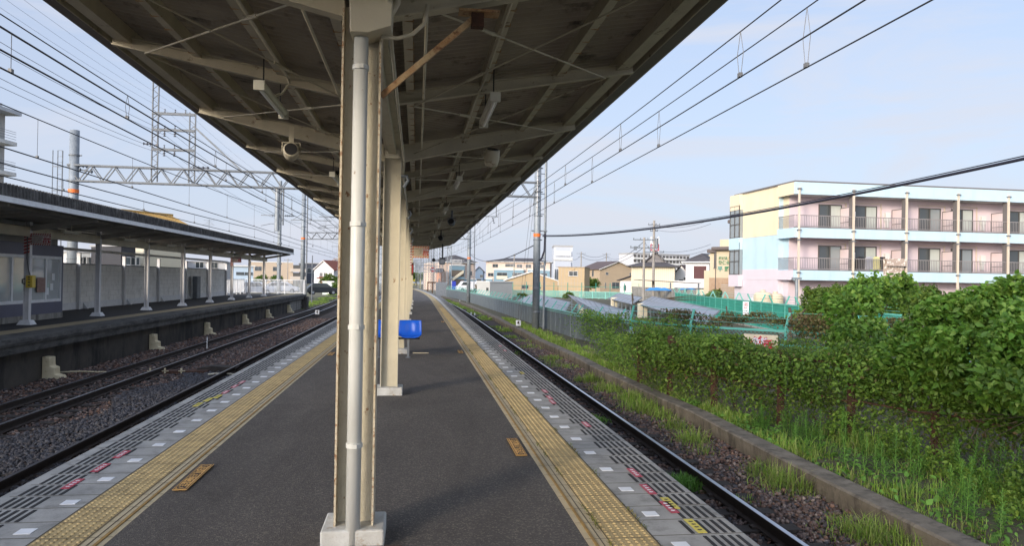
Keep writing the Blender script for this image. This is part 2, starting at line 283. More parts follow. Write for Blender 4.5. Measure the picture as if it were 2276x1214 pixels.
# -------- our platform
plat = tag(thing('platform', None, None), kind='structure')
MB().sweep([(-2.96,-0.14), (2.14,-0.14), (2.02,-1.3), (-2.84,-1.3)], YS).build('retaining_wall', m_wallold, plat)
MB().sweep([(-1.865,-0.12), (1.095,-0.12), (1.095,0), (-0.4,0.015), (-1.865,0)], YS).build('asphalt_paving', m_asph, plat)
for sgn, e0 in ((1, 0), (-1, 0)):
    mir = lambda x: x if sgn > 0 else -0.765-x+0.0
    X = lambda x: (x if sgn > 0 else -x-0.76)      # mirror about the column line
    def P(*pr): return [(X(a), b) for a, b in pr]
    MB().sweep(P((1.54,-0.14), (2.18 if sgn > 0 else 2.24,-0.14), (2.18 if sgn > 0 else 2.24,-0.004), (2.165 if sgn > 0 else 2.225,0.003), (1.54,0.003)), YS).build('edge_slabs', m_slab, plat)
    MB().sweep(P((1.235,-0.12), (1.54,-0.12), (1.54,0.004), (1.235,0.004)), YS).build('tactile_strip', m_tact, plat)
    MB().sweep(P((1.095,-0.12), (1.235,-0.12), (1.235,0.002), (1.095,0.002)), YS).build('guide_strip', m_beige, plat)
    MB().sweep(P((1.135,0.002), (1.155,0.002), (1.155,0.008), (1.135,0.008)), YS).build('guide_line', m_gline, plat)
    MB().sweep(P((1.189,0.002), (1.195,0.002), (1.195,0.0045), (1.189,0.0045)), YS).build('joint', m_joint, plat)
    j = MB(); ys = np.arange(-3, 104, 0.3)
    for i, y in enumerate(ys):
        o = xo(y)
        for (a, b, zz, w) in ((1.095, 1.54, 0.0052, 0.006), (1.54, 2.17, 0.0042, 0.009)):
            if y > 45 and i % 2: continue
            xa, xb = sorted((X(a), X(b))); yy = y+(0.0 if b < 1.6 else 0.02)
            j.quad((xa+o, yy, zz), (xb+o, yy, zz), (xb+o, yy+w, zz), (xa+o, yy+w, zz))
    for (x, w) in ((1.236, 0.007), (1.535, 0.012)):
        xa, xb = sorted((X(x), X(x+w)))
        for a, b in zip(YS[:-1], YS[1:]): j.quad((xa+xo(a),a,0.0056), (xb+xo(a),a,0.0056), (xb+xo(b),b,0.0056), (xa+xo(b),b,0.0056))
    j.build('tile_joints', m_joint, plat)
    s = MB(); q = MB()
    for i, y in enumerate(ys):
        o = xo(y); n0 = 1.83 if i % 2 else 1.885
        for k in range(6 if i % 2 else 5):
            x = X(n0+k*0.056); s.box(x-0.0125+o, x+0.0125+o, y+0.04, y+0.288, -0.003, 0.0062)
        if i % 2 == 0 and y > 3:
            x = X(1.675); q.box(x-0.05+o, x+0.05+o, y+0.10, y+0.20, 0.001, 0.0065)
    tag(s.build('anti_slip_slot', m_slot, plat), kind='stuff'); tag(q.build('white_square_mark', m_white, plat), kind='stuff')
    # domes on the tactile tiles
    th = np.arange(8)*math.pi/4
    prof = [(0.0135, 0.0035), (0.0105, 0.0085), (0.006, 0.0095)]
    dv = np.array([[r*math.cos(t), r*math.sin(t), z] for r, z in prof for t in th]+[[0, 0, 0.0097]])
    df = [(a*8+k, a*8+(k+1) % 8, (a+1)*8+(k+1) % 8, (a+1)*8+k) for a in range(2) for k in range(8)]+[(16+k, 16+(k+1) % 8, 24, 24) for k in range(8)]
    cx = []
    for i, y in enumerate(ys):
        if y < 3 or y > 40: continue
        for a in range(6):
            for b in range(6):
                xx = 1.262+a*0.05; yy = y+0.028+b*0.049
                cx.append((X(xx)+xo(y), yy, 0.001))
    cx = np.array(cx); V = (cx[:, None, :]+dv[None]).reshape(-1, 3)
    tri = [(a*8+k, a*8+(k+1) % 8, (a+1)*8+(k+1) % 8) for a in range(2) for k in range(8)]+[(a*8+k, (a+1)*8+(k+1) % 8, (a+1)*8+k) for a in range(2) for k in range(8)]+[(16+k, 16+(k+1) % 8, 24) for k in range(8)]
    if sgn < 0: pass
    Fa = (np.arange(len(cx))[:, None, None]*len(dv)+np.array(tri)[None]).reshape(-1, 3)
    tag(npmesh('tactile_dome', V, Fa, m_tact, plat, True), kind='stuff')
# stickers on the slabs
def sticker(x, y, w, l, col, ink, n, name):
    o = MB().box(x-w/2, x+w/2, y-l/2, y+l/2, 0.006, 0.0085).build(name, col, plat)
    k = MB()
    for i in range(n):
        yy = y-l*0.3+l*0.6*i/(n-1); k.box(x-w*0.24, x+w*0.24, yy-l*0.03, yy+l*0.03, 0.0085, 0.0095); k.box(x-w*0.1, x-w*0.02, yy-l*0.055, yy+l*0.05, 0.0085, 0.0092)
    k.build('lettering', ink, o)
def spix(px, py, col, ink, l=0.27, name='door_position_sticker'):
    p = gz(px, py, 0); sticker(p.x, p.y, 0.062, l, col, ink, 4, name)
for px, py in ((1410,1053), (1440,1090), (1487,1130), (1303,945), (1211,871), (1221,885), (1228,895), (1122,780), (1112,770)):
    spix(px, py, m_red, m_white, name='red_door_sticker')
for px, py in ((1489,1121), (1545,1172), (1160,830)): spix(px, py, m_yel, m_ink, name='yellow_door_sticker')
for px, py in ((271,1012), (224,1042), (162,1078), (538,851), (522,860), (502,873)): spix(px, py, m_red, m_white, name='red_door_sticker')
for px, py in ((484,883), (463,890), (440,901)): spix(px, py, m_yel, m_ink, name='yellow_door_sticker')
def notice(x, y, ang, l=0.75):
    w = 0.105; o = thing('floor_notice', None, None, (x, y, 0.012), ang); o.parent = plat
    MB().box(-w/2, w/2, -l/2, l/2, 0, 0.004).build('plate', m_org, o)
    b = MB()
    for (a, c_, d, e) in ((-w/2+.006, w/2-.006, l/2-.012, l/2-.006), (-w/2+.006, w/2-.006, -l/2+.006, -l/2+.012), (-w/2+.006, -w/2+.011, -l/2+.006, l/2-.006), (w/2-.011, w/2-.006, -l/2+.006, l/2-.006)): b.box(a, c_, d, e, 0.004, 0.0048)
    for yy in (-l*0.43, l*0.43): b.add([(0.034*math.cos(t)*q_, yy+0.03*math.sin(t)*q_, 0.0046) for q_ in (1, .6) for t in np.arange(12)*math.pi/6], [(k, (k+1) % 12, 12+(k+1) % 12, 12+k) for k in range(12)])
    b.build('border', m_ink, o)
    text('足もとご注意下さい', m_ink, o, (0, 0, 0.0045), (0, 0, R90), l*0.098, ext=0.0006, bold=0.001)
p = gz(410, 1068, 0); notice(-1.76, p.y+0.05, 0); p = gz(1163, 996, 0); notice(1.0, p.y, math.pi, 0.72)
for px, py in ((725,788), (1030,783)):
    p = gz(px, py, 0); notice(-1.76 if px < 900 else 1.0, p.y, 0 if px < 900 else math.pi, 0.6)
for px, py in ((985,716), (760,740)):
    p = gz(px, py, 0); notice(-1.76 if px < 900 else 1.0, p.y, 0, 0.6)
# cracks and repair lines in the asphalt
k = MB()
for (x0, x1, y) in ((-0.1, 1.05, 11.4), (0.1, 1.05, 12.6), (-0.05, 1.09, 18.2), (-1.8, -0.6, 16.2), (0.0, 1.05, 25), (-0.1, 1.05, 33), (-1.8,-0.5, 9.4)):
    x = x0; yy = y
    while x < x1:
        y2 = yy+random.uniform(-.03, .03); k.quad((x, yy, 0.017), (x+.06, y2, 0.017), (x+.06, y2+.008, 0.017), (x, yy+.008, 0.017)); x += .06; yy = y2
k.build('paving_crack', m_slot, plat)
# -------- far platform
m_beige2 = M('worn tan tiles', (0.36, 0.29, 0.17), (0.26, 0.215, 0.14), 3, 0.85)
pl2 = tag(thing('far_platform', None, None), kind='structure')
Y2 = [-25.0, 0, 20, 40, 60, 66]
z0 = lambda y: 0.0
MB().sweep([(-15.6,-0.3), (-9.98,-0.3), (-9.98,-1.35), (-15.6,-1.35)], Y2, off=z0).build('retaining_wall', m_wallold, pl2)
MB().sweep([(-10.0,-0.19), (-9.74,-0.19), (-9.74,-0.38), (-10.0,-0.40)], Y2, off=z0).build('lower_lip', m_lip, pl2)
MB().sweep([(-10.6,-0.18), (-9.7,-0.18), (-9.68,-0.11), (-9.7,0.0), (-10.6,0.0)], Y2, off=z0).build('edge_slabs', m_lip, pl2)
MB().sweep([(-11.25,-0.2), (-10.6,-0.2), (-10.6,0.003), (-11.25,0.003)], Y2, off=z0).build('tactile_strip', m_beige2, pl2)
MB().sweep([(-15.6,-0.2), (-11.1,-0.2), (-11.1,0), (-15.6,0)], Y2, off=z0).build('asphalt_paving', M('dark asphalt', (0.04,0.038,0.038), (0.028,0.027,0.027), 3, 0.9, 0.2, 60), pl2)
b = MB()
for i in range(14):
    for k in range(4): b.box(-9.965, -9.945, 58.9+i*.42+(.2 if k % 2 else 0), 59.28+i*.42+(.2 if k % 2 else 0), -1.25+k*.2, -1.07+k*.2)
b.build('stone_blocks', m_conc, pl2)
MB().box(-9.97, -9.5, 64.9, 66.1, -1.35, -0.2).build('end_pier', m_wallold, pl2)
for i, (px, py) in enumerate(((135,842), (350,778), (470,745), (548,722), (605,708), (645,695))):
    p = gz(px, py, -1.25)
    o = MB().prism([(-9.97,-1.27), (-9.45,-1.27), (-9.5,-1.16), (-9.64,-1.13), (-9.65,-0.94), (-9.76,-0.9), (-9.77,-0.66), (-9.97,-0.64)], 'y', -0.15, 0.17).build('refuge_step', m_stepc, bevel=0.02)
    o.location = (0, p.y, 0)
    tag(o, 'cream painted concrete refuge step on far platform wall, %s from the near end' % ORD[i], 'step', 'refuge steps along the far platform wall')
# -------- kerb wall on the right
KY = [float(y) for y in list(np.arange(-2, 60, 2.0))+list(range(60, 110, 5))]
kr = MB(); base = len(kr.v)
kx = lambda y: xo(y)+0.05*math.sin(y*0.55)+0.02*math.sin(y*1.9)-(0.2 if y > 30 else 0.2*max(0, (y-14)/16))
kr.sweep([(5.56,-1.4), (5.52,-1.01), (5.55,-0.985), (5.86,-0.985), (5.88,-1.02), (5.88,-1.4)], KY, off=kx)
tag(kr.build('kerb_wall', m_kerb), 'low weathered concrete kerb wall between the ballast and the weeds', 'kerb')
g = MB(); g.sweep([(5.8,-1.12), (6.6,-1.05), (9,-1.05), (14,-1.2), (40,-1.4)], KY, closed=False, off=kx); tag(g.build('verge', m_dirt), kind='structure')
# -------- tracks
def railprof(x): return [(x-.065,-1.205), (x+.065,-1.205), (x+.06,-1.19), (x+.012,-1.175), (x+.012,-1.095), (x+.034,-1.085), (x+.034,-1.055), (x-.034,-1.055), (x-.034,-1.085), (x-.012,-1.095), (x-.012,-1.175), (x-.06,-1.19)]
def track(nm, xc, label, top, yend=250, sl=True):
    t = tag(thing('railway_track', label, None), kind='structure')
    for x in (xc-.533, xc+.533):
        r = MB().sweep(railprof(x), YT).build('rail', m_rail, t)
        MB().sweep([(x-.028,-1.056), (x+.028,-1.056), (x+.028,-1.05), (x-.028,-1.05)], YT).build('running_surface', top, r)
    if sl:
        s0 = MB().box(-1.0, 1.0, -.11, .11, -1.31, -1.215).build('sleeper', m_sleep, t); s0.location = (xc, 2.4, 0)
        for i in range(1, 100):
            y = 2.4+i*0.62; s = s0.copy(); COL.objects.link(s); s.location = (xc+xo(y), y, random.uniform(-.006, .006))
        s0['_'] = 1; del s0['_']
        fb = MB()
        for i in range(70):
            y = 2.4+i*0.62
            for x in (xc-.533, xc+.533):
                for q_ in (-.09, .09): fb.box(x+q_-.03+xo(y), x+q_+.03+xo(y), y-.045, y+.045, -1.215, -1.18)
        tag(fb.build('rail_clip', m_rail, t), kind='stuff')
    return t
track('railway_track', 3.50, None, m_railtop); track('railway_track', -4.75, None, m_railold); track('railway_track', -7.78, None, m_railtop)
# -------- ballast stones
phi = (1+5**.5)/2
ico = np.array([(-1,phi,0),(1,phi,0),(-1,-phi,0),(1,-phi,0),(0,-1,phi),(0,1,phi),(0,-1,-phi),(0,1,-phi),(phi,0,-1),(phi,0,1),(-phi,0,-1),(-phi,0,1)])/1.902
icf = np.array([(0,11,5),(0,5,1),(0,1,7),(0,7,10),(0,10,11),(1,5,9),(5,11,4),(11,10,2),(10,7,6),(7,1,8),(3,9,4),(3,4,2),(3,2,6),(3,6,8),(3,8,9),(4,9,5),(2,4,11),(6,2,10),(8,6,7),(9,8,1)])
def stones(name, n, fx, y0, y1, mat, smin=.018, smax=.04, z=-1.25, pw=1.6, keep=None):
    u = rng.random(n); y = y0+(y1-y0)*u**pw; x = fx(rng.random(n), y)
    if keep is not None: k = keep(x, y); x = x[k]; y = y[k]; n = len(x)
    sc = rng.uniform(smin, smax, (n, 1))*rng.uniform(.55, 1.35, (n, 3)); sc[:, 2] *= .8
    sc *= (1+np.clip((y-12)/30, 0, 1.2))[:, None]
    V = ico[None]*(1+rng.uniform(-.28, .28, (n, 12, 1)))*sc[:, None, :]
    a = rng.uniform(0, 6.28, n); c, s = np.cos(a), np.sin(a); tl = rng.uniform(-.5, .5, n); ct, st_ = np.cos(tl), np.sin(tl)
    X_ = V[..., 0]*ct[:, None]-V[..., 2]*st_[:, None]; Z_ = V[..., 0]*st_[:, None]+V[..., 2]*ct[:, None]; V = np.stack([X_*c[:, None]-V[..., 1]*s[:, None], X_*s[:, None]+V[..., 1]*c[:, None], Z_], -1)
    zz = z+rng.uniform(-.012, .022, n)
    V += np.stack([x-np.maximum(0, y-50)**2/1650, y, zz], -1)[:, None, :]
    Fa = (np.arange(n)[:, None, None]*12+icf[None]).reshape(-1, 3)
    return tag(npmesh(name, V.reshape(-1, 3), Fa, mat), kind='stuff')
nosl = lambda x, y: ~((np.abs(((y-2.4+.31) % .62)-.31) < .115) & (x > 2.5) & (x < 4.5))
stones('ballast_stones', 30000, lambda u, y: 2.3+u*3.3, 4.5, 34, m_stone, keep=nosl, pw=1.5)
stones('ballast_stones', 24000, lambda u, y: -9.9+u*4.8, 8.5, 50, m_stone, pw=1.35, smin=.02, smax=.04)
stones('dark_ballast_stones', 9000, lambda u, y: -6.6+u*1.3+.3*np.sin(y*1.3), 8.5, 22, m_stoneg, pw=1.1, z=-1.22, smin=.02, smax=.042)
# point rod, board and pipe beside the left track
t = thing('drain_crossing', 'rusty trough and board crossing under the left track', 'track fitting', gz(440,828,-1.2))
MB().box(-1.3, .3, -.16, .16, -.05, .06).build('trough', m_rust, t)
MB().prism([(-.15,0), (.95,.0), (1.05,.12), (.3,.16), (-.05,.1)], 'y', .1, .55).build('board', m_sleep, t)
q = MB()
for x in (-1.25, -.85, -.4): q.box(x-.02, x+.02, -.2, -.16, .0, .14); q.box(x-.08, x+.1, -.2, -.17, .05, .07)
q.build('bracket', m_stepc, t)
o = MB().tube([(0,0,.04), (.18,.02,.06), (.55,.05,.05), (.66,.1,.03), (.85,.08,.02)], .022).build('pipe', m_cream); o.location = gz(462,836,-1.2); tag(o, 'short bent cream pipe lying on ballast by the board', 'pipe')
o = MB().tube([(-1.0,0,0), (-.3,.15,.02), (.6,.1,.0)], .02).build('pipe', m_stepc); o.location = gz(195,829,-1.2); tag(o, 'thin cream pipe on the ballast beside the nearest refuge step', 'pipe')
def marker(px, py, zz, s, h, label, ch='4', w=.22):
    p = gz(px, py, zz); t = thing('track_marker', label, 'marker', p, -YAW)
    MB().box(-.015, .015, .0, .03, -.02, h).build('post', m_black, t)
    bo = MB().box(-w/2, w/2, -.02, 0, h-.02, h+.28).build('board', m_white, t)
    if ch: text(ch, m_ink, bo, (0, -.024, h+.13), (R90, 0, 0), .34, bold=.008, squash=.8)
    return t
marker(1152, 735, -1.15, 1, .28, 'small white board with a black 4 by the right kerb', w=.26)
marker(705, 702, -1.2, 1, .12, 'small white board with a black 4 between left rails', w=.3)
o = marker(461, 752, 0, 1, -.25, 'small worn white 16 plate on the far platform lip', None, .01); 
for i, (px, py, hh) in enumerate(((1389,857,.22), (1022,672,.25), (1047,700,.2), (1055,702,.2))):
    p = gz(px, py, -1.2); o = MB().prism([(-.035,-.03), (.035,-.03), (.04,.0), (.035,.03), (-.035,.03)], 'z', 0, hh).build('boundary_post', m_vwhite, bevel=.01); o.location = (p.x, p.y, -1.2)
    tag(o, 'white stub post beside the right track, %s from the near end' % ORD[i], 'post', 'white stub posts beside the right track')
# ================================================================== OUR CANOPY
XC = -0.36
can = thing('platform_canopy', 'cream steel butterfly canopy over the central platform on a row of posts', 'canopy')
CYS = [-6.4, -0.95, 4.63, 10.3, 15.8, 21.3, 26.8, 32.3, 37.8, 43.3, 48.6]
Y0, Y1 = -8.5, 50.2
# columns
def column(front, rusty):
    mt = m_creamr if rusty else m_cream; me = m_edge if rusty else m_cream
    b = MB().box(-.108, .108, -.006, .006, .11, 3.36)
    col = b.build('column', mt, can)
    for s in (-1, 1):
        fl = MB().box(s*.114-.006, s*.114+.006, -.1, .1, .11, 3.36).build('flange', me, col)
    MB().prism([(-.19,-.18), (.19,-.18), (.19,.18), (-.19,.18)], 'z', 0.0, .12).build('plinth', m_plinth, col, bevel=.012)
    return col
c0 = column(None, True); c0.location = (XC, 4.63, 0)
c1 = column(None, False)
for i, y in enumerate(CYS):
    if i == 2: continue
    c = c1 if i == 0 else copy_tree(c1, can); c.location = (XC, y, 0)
# drain pipe on the near column
dp = MB().tube([(XC+.0,4.49,-.0), (XC+.0,4.49,3.14)], .044, 20).build('drainpipe', m_pipe, can, smooth=True)
for z in (.63, 1.35, 1.98, 2.94): q = MB(); q.tube([(XC,4.49,z-.014), (XC,4.49,z+.014)], .0505, 20); q.box(XC-.004, XC+.02, 4.432, 4.445, z-.012, z+.012); q.build('pipe_clip', m_pipe, dp)
MB().prism([(XC-.06,3.125), (XC+.045,3.125), (XC+.185,3.175), (XC+.19,3.36), (XC+.07,3.36), (XC+.065,3.325), (XC-.065,3.325)], 'y', 4.38, 4.60).build('rainwater_head', m_cream, can, bevel=.006)
MB().prism([(XC-.34,4.20), (XC+.30,4.20), (XC+.30,4.42), (XC-.34,4.42)], 'z', 0.0, .035).build('timber_board', m_rust, can)
# roof
zr = lambda d, o=0: 3.60+.168*d+o
def roofsheet():
    pers = 0.11; n = int((Y1-Y0)/pers*6); ys = np.linspace(Y0, Y1, n); zz = .024*np.sin(ys/pers*2*math.pi)
    V = []; ds = [-2.9, -1.3, -.12, .12, 1.3, 2.9]
    for d in ds: V.append(np.stack([np.full(n, XC+d), ys, 3.66+.168*abs(d)+zz], -1))
    for d in ds: V.append(np.stack([np.full(n, XC+d), ys, 3.685+.168*abs(d)+zz], -1))
    V = np.concatenate(V); Fa = []
    i = np.arange(n-1)
    for k in range(5):
        for a in (0, 6): Fa.append(np.stack([(a+k)*n+i, (a+k)*n+i+1, (a+k+1)*n+i+1, (a+k+1)*n+i], -1))
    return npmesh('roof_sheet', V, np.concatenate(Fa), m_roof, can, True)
roofsheet()
for s, xe in ((1, 2.9), (-1, 2.9)):
    MB().box(*sorted((XC+s*xe, XC+s*(xe+.02))), Y0, Y1, 4.035, 4.22).build('fascia', m_fasw, can)
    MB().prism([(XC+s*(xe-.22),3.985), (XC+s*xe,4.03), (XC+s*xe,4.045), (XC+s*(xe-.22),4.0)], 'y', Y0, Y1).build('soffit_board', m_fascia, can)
    MB().beam((XC+s*(xe-.23),Y0,4.0), (XC+s*(xe-.23),Y1,4.0), .012, .13).build('edge_purlin', m_raft, can)
    MB().prism([(XC+s*(xe-.46),3.905), (XC+s*(xe-.32),3.925), (XC+s*(xe-.32),3.94), (XC+s*(xe-.45),3.92), (XC+s*(xe-.45),4.05), (XC+s*(xe-.46),4.05)], 'y', Y0, Y1).build('purlin', m_raft, can)
# purlins (C sections) with clips
for d in (-1.82, -1.02, -.26, .26, 1.02, 1.82):
    s = 1 if d > 0 else -1; x = XC+d; z = zr(abs(d))-.05
    o = MB().prism([(x-.035*s,z-.055), (x+.04*s,z-.045), (x+.04*s,z-.037), (x-.027*s,z-.047), (x-.027*s,z+.075), (x-.035*s,z+.075)], 'y', Y0, Y1).build('purlin', m_raft, can)
    k = MB(); y = Y0+.3
    while y < 26: k.beam((x+.045*s, y, z-.048), (x+.045*s, y+.0, z+.01), .006, .03); k.beam((x-.04*s,y,z-.05), (x+.045*s,y,z-.052), .006, .006); y += .33
    tag(k.build('hook_bolt', m_orust, o), kind='stuff')
MB().box(XC-.11, XC+.11, Y0, Y1, 3.47, 3.6).build('box_gutter', m_raft, can)
MB().box(XC-.05, XC+.05, Y0, Y1, 3.36, 3.468).build('ridge_beam', m_cream, can)
# rafters
def rafter(main):
    r = thing('rafter', None, None); r.parent = can
    for s in (-1, 1):
        a0, a1 = (3.29, 3.525) if main else (3.43, 3.545); b0, b1 = (3.865, 3.985) if main else (3.89, 3.985)
        L_ = 2.62; b = MB()
        b.add([(XC+s*.12,-.005,a0), (XC+s*L_,-.005,b0), (XC+s*L_,-.005,b1), (XC+s*.12,-.005,a1), (XC+s*.12,.005,a0), (XC+s*L_,.005,b0), (XC+s*L_,.005,b1), (XC+s*.12,.005,a1)],
              [(0,1,2,3), (7,6,5,4), (0,4,5,1), (3,2,6,7), (1,5,6,2)])
        w = b.build('web', m_raft, r)
        for (za, zb, nm) in ((a0, b0, 'lower_flange'), (a1, b1, 'upper_flange')):
            MB().beam((XC+s*.12,0,za), (XC+s*L_,0,zb), .1 if main else .07, .011).build(nm, m_raft, r)
    return r
rm = rafter(True); rs = rafter(False); first = {0: 1, 1: 1}
allr = []
for i, y in enumerate(CYS):
    allr.append((y, True))
    if i < len(CYS)-1: allr.append(((y+CYS[i+1])/2-.0, False))
for y, mn in allr:
    src = rm if mn else rs
    if first[int(mn)]: first[int(mn)] = 0; r = src
    else: r = copy_tree(src, can)
    r.location = (0, y, 0)
# knee plates at columns, brace rods
rods = [y for y, _ in allr]
first_rod = None
for a, b in zip(rods[1:-1], rods[2:]):
    for s in (-1, 1):
        for (ya, yb) in ((a, b), (b, a)):
            if a > 30 and ya > yb: continue
            o = MB().tube([(XC+s*.3,ya,3.42), (XC+s*2.32,yb,3.82)], .008, 5)
            m1 = Vector((XC+s*.3,ya,3.42)).lerp(Vector((XC+s*2.32,yb,3.82)), .25); m2 = Vector((XC+s*.3,ya,3.42)).lerp(Vector((XC+s*2.32,yb,3.82)), .31)
            o.tube([m1, m2], .016, 6); o.build('brace_rod', m_raft, can)
# rusty knee brace with its plate
br = MB().beam((XC+.12,4.6,2.80), (XC+.71,4.6,3.34), .035, .035).build('knee_brace', m_orust, can)
MB().box(XC+.60, XC+.86, 4.55, 4.66, 3.36, 3.375).build('bolted_plate', m_orust, br)
MB().box(XC+.68, XC+.76, 4.57, 4.63, 3.27, 3.375).build('lug', m_rust, br)
# conduits
def conduit(pts, r=.013, mat=m_cream): return MB().tube(pts, r, 8).build('conduit', mat, can, smooth=True)
conduit([(XC+.16,-3,3.33), (XC+.16,4.5,3.33), (XC+.165,4.55,3.30), (XC+.17,4.9,3.2), (XC+.17,9.9,3.2), (XC+.15,10.2,3.1), (XC+.14,15.7,3.1)])
conduit([(XC+.14,4.47,3.52), (XC+.20,4.46,3.5), (XC+.215,4.46,3.44), (XC+.215,4.46,3.34), (XC+.18,4.46,3.27), (XC+.12,4.46,3.24)], .02)
conduit([(XC+.40,4.5,3.36), (XC+.38,4.5,3.24), (XC+.31,4.5,3.17), (XC+.22,4.5,3.14), (XC+.12,4.5,3.14)])
conduit([(XC+.40,-3,3.5), (XC+.40,48,3.5)]); conduit([(XC-.45,-3,3.5), (XC-.45,48,3.5)])
conduit([(XC+1.0,-3,3.64), (XC+1.0,7.2,3.64), (XC+.95,7.6,3.56), (XC+.98,8,3.66), (XC+.98,48,3.66)], .012); conduit([(XC-.95,-3,3.64), (XC-.95,48,3.64)], .012)
cb = MB().tube([(XC-.16+.3,15.7,3.1), (XC+.14,15.5,2.95)], .02); cb.build('conduit', m_cream, can)
for i, y in enumerate(CYS[3:]):
    MB().tube([(XC+.12,y-.1,3.08), (XC+.2,y-.1,3.08), (XC+.22,y-.1,3.02), (XC+.16,y-.1,2.92)], .022, 8).build('elbow_conduit', m_galv, can)
MB().box(XC-.1, XC+.1, 10.05, 10.1, 3.30, 3.42).build('junction_plate', m_cream, can)
# ---- lamps
def lamp():
    t = thing('fluorescent_lamp', '', 'lamp')
    h = MB().prism([(-.045,.025), (-.03,.0), (.03,.0), (.045,.025), (.045,.05), (-.045,.05)], 'y', 0, 1.2).build('housing', m_lamp, t)
    MB().tube([(0,.05,-.012), (0,1.15,-.012)], .016, 8).build('tube', m_tube, t)
    for y in (-.012, 1.17): MB().box(-.048, .048, y, y+.045, -.028, .058).build('end_cap', m_lamp, t)
    for y in (.18, 1.0): MB().beam((0,y,.06), (0,y,.32), .012, .012).build('hanger', m_black, t)
    MB().tube([(.0,.6,.06), (.06,.75,.13), (.12,.8,.25), (.1,.8,.3)], .012, 6).build('cable', m_cream, t)
    return t
L0 = lamp(); k = 0
for s in (-1, 1):
    for i in range(8):
        t = L0 if k == 0 else copy_tree(L0); k += 1
        t.location = (XC+s*1.06, 6.65+i*5.5+(0 if i < 1 else 0.1), 3.34)
        tag(t, 'fluorescent lamp under the central canopy, %s side, %s from the near end' % ('left' if s < 0 else 'right', ORD[i]), group='fluorescent lamps under the central canopy')
def speaker(c):
    t = thing('horn_speaker', '', 'loudspeaker')
    MB().tube([(0,-.14,0), (0,-.13,0), (0,.02,0), (0,.08,0), (0,.1,0)], [.095,.1,.1,.085,.04], 20).build('housing', c, t, smooth=True)
    MB().tube([(0,-.150,0), (0,-.141,0)], [.080,.080], 20).build('grille', m_black, t)
    b = MB(); b.beam((-.115,-.03,0), (-.115,-.03,.13), .012, .03); b.beam((.115,-.03,0), (.115,-.03,.13), .012, .03); b.beam((-.115,-.03,.13), (.115,-.03,.13), .03, .01); b.box(-.03, .03, -.05, 0, .13, .36)
    b.build('bracket', c, t); return t
sp0 = None
for i, (px, py, Y, z_, lab) in enumerate(((647,340,9.9,0,'beige horn speaker on the left half of the central canopy'), (1093,355,9.9,0,'nearest beige horn speaker on the right half of the central canopy'),
        (1004,495,21.0,0,'small grey speaker midway along the right half of the canopy'), (980,530,31,0,'dark speaker under the right canopy half just before its far end'), (757,390,15.5,0,'small beige speaker on left canopy half beside the rusty column'))):
    t = speaker(m_raft if i in (0, 1, 4) else (m_galvd if i == 2 else m_black)); t.location = at(px, py, Y); t.rotation_euler = (math.radians(-12), 0, math.radians(8 if i == 0 else -10)); tag(t, lab, group='speakers under the central canopy')
    if i == 1: t.rotation_euler = (math.radians(-70), 0, .2)
# ---- emergency stop sign
def striped(name, w, h, parent, y, c1, c2, n=9, bw=.05, mirror=1):
    o = MB().box(-w/2, w/2, y, y+.02, -h/2, h/2).build(name, c1, parent); st = MB(); yf = y-.002
    def clipstripe(x0, x1, z0_, z1_, horiz):
        L2 = (x1-x0) if horiz else (z1_-z0_); k_ = int(L2/(bw*1.3)); 
        for i in range(k_):
            t0 = (i+.15)/k_; t1 = (i+.62)/k_; sh = bw*.6
            if horiz:
                a, b = x0+L2*t0, x0+L2*t1; c_, d = min(a+sh, x1), min(b+sh, x1); st.add([(a,yf,z0_), (b,yf,z0_), (d,yf,z1_), (c_,yf,z1_)], [(0,1,2,3)])
            else:
                a, b = z0_+L2*t0, z0_+L2*t1; st.add([(x0,yf,a), (x1,yf,min(a+sh, z1_)), (x1,yf,min(b+sh, z1_)), (x0,yf,b)], [(0,1,2,3)])
    clipstripe(-w/2, w/2, h/2-bw, h/2, True); clipstripe(-w/2, w/2, -h/2, -h/2+bw, True); clipstripe(-w/2, -w/2+bw, -h/2+bw, h/2-bw, False); clipstripe(w/2-bw, w/2, -h/2+bw, h/2-bw, False)
    st.build('warning_stripes', c2, o); return o
m_signor = M('orange sign red', (0.75, 0.13, 0.04), rough=0.5); m_signcr = M('sign cream', (0.72, 0.6, 0.42), rough=0.5); m_dred = M('dark red', (0.35, 0.03, 0.03), rough=0.5); m_signw = M('sign pale', (0.55, 0.48, 0.45), rough=0.5)
def stopsign(loc, rz, w, h, label, cr, rd, parentcol=None):
    t = thing('emergency_stop_sign', label, 'sign', loc, rz, 'emergency stop signs on the platforms'); o = striped('board', w, h, t, 0, cr, rd, bw=h*.14)
    b2 = MB().box(w*.14, w*.42, -.006, -.001, -h*.31, h*.31).build('red_panel', rd, o)
    text('STOP', m_white, o, (w*.28, -.008, h*.17), (R90, 0, 0), h*.24, squash=.85, bold=.003); text('非常ボタン', m_white, o, (w*.28, -.008, -h*.06), (R90, 0, 0), h*.13, bold=.001)
    k = MB(); k.box(w*.2, w*.24, -.009, -.007, -h*.26, -h*.15); k.box(w*.3, w*.36, -.009, -.007, -h*.26, -h*.14); k.build('pictogram', m_white, o)
    for i, s in enumerate(('列車非常停止ボタン', 'ホームから人が落ちた時', 'このボタンを押して', '電車をとめて下さい')): text(s, m_ink, o, (-w*.15, -.004, h*(.24-.16*i)), (R90, 0, 0), h*.12, squash=.92)
    return t
stopsign((XC+.52, 32.0, 2.78), 0, .74, .52, 'orange striped emergency stop sign on the far posts of the central canopy', m_signcr, m_signor)
b = MB()
for i in range(9): z = 2.1+i*.12; b.add([(XC-.125,32.18,z), (XC+.125,32.18,z+.07), (XC+.125,32.18,z+.13), (XC-.125,32.18,z+.06)], [(0,1,2,3)])
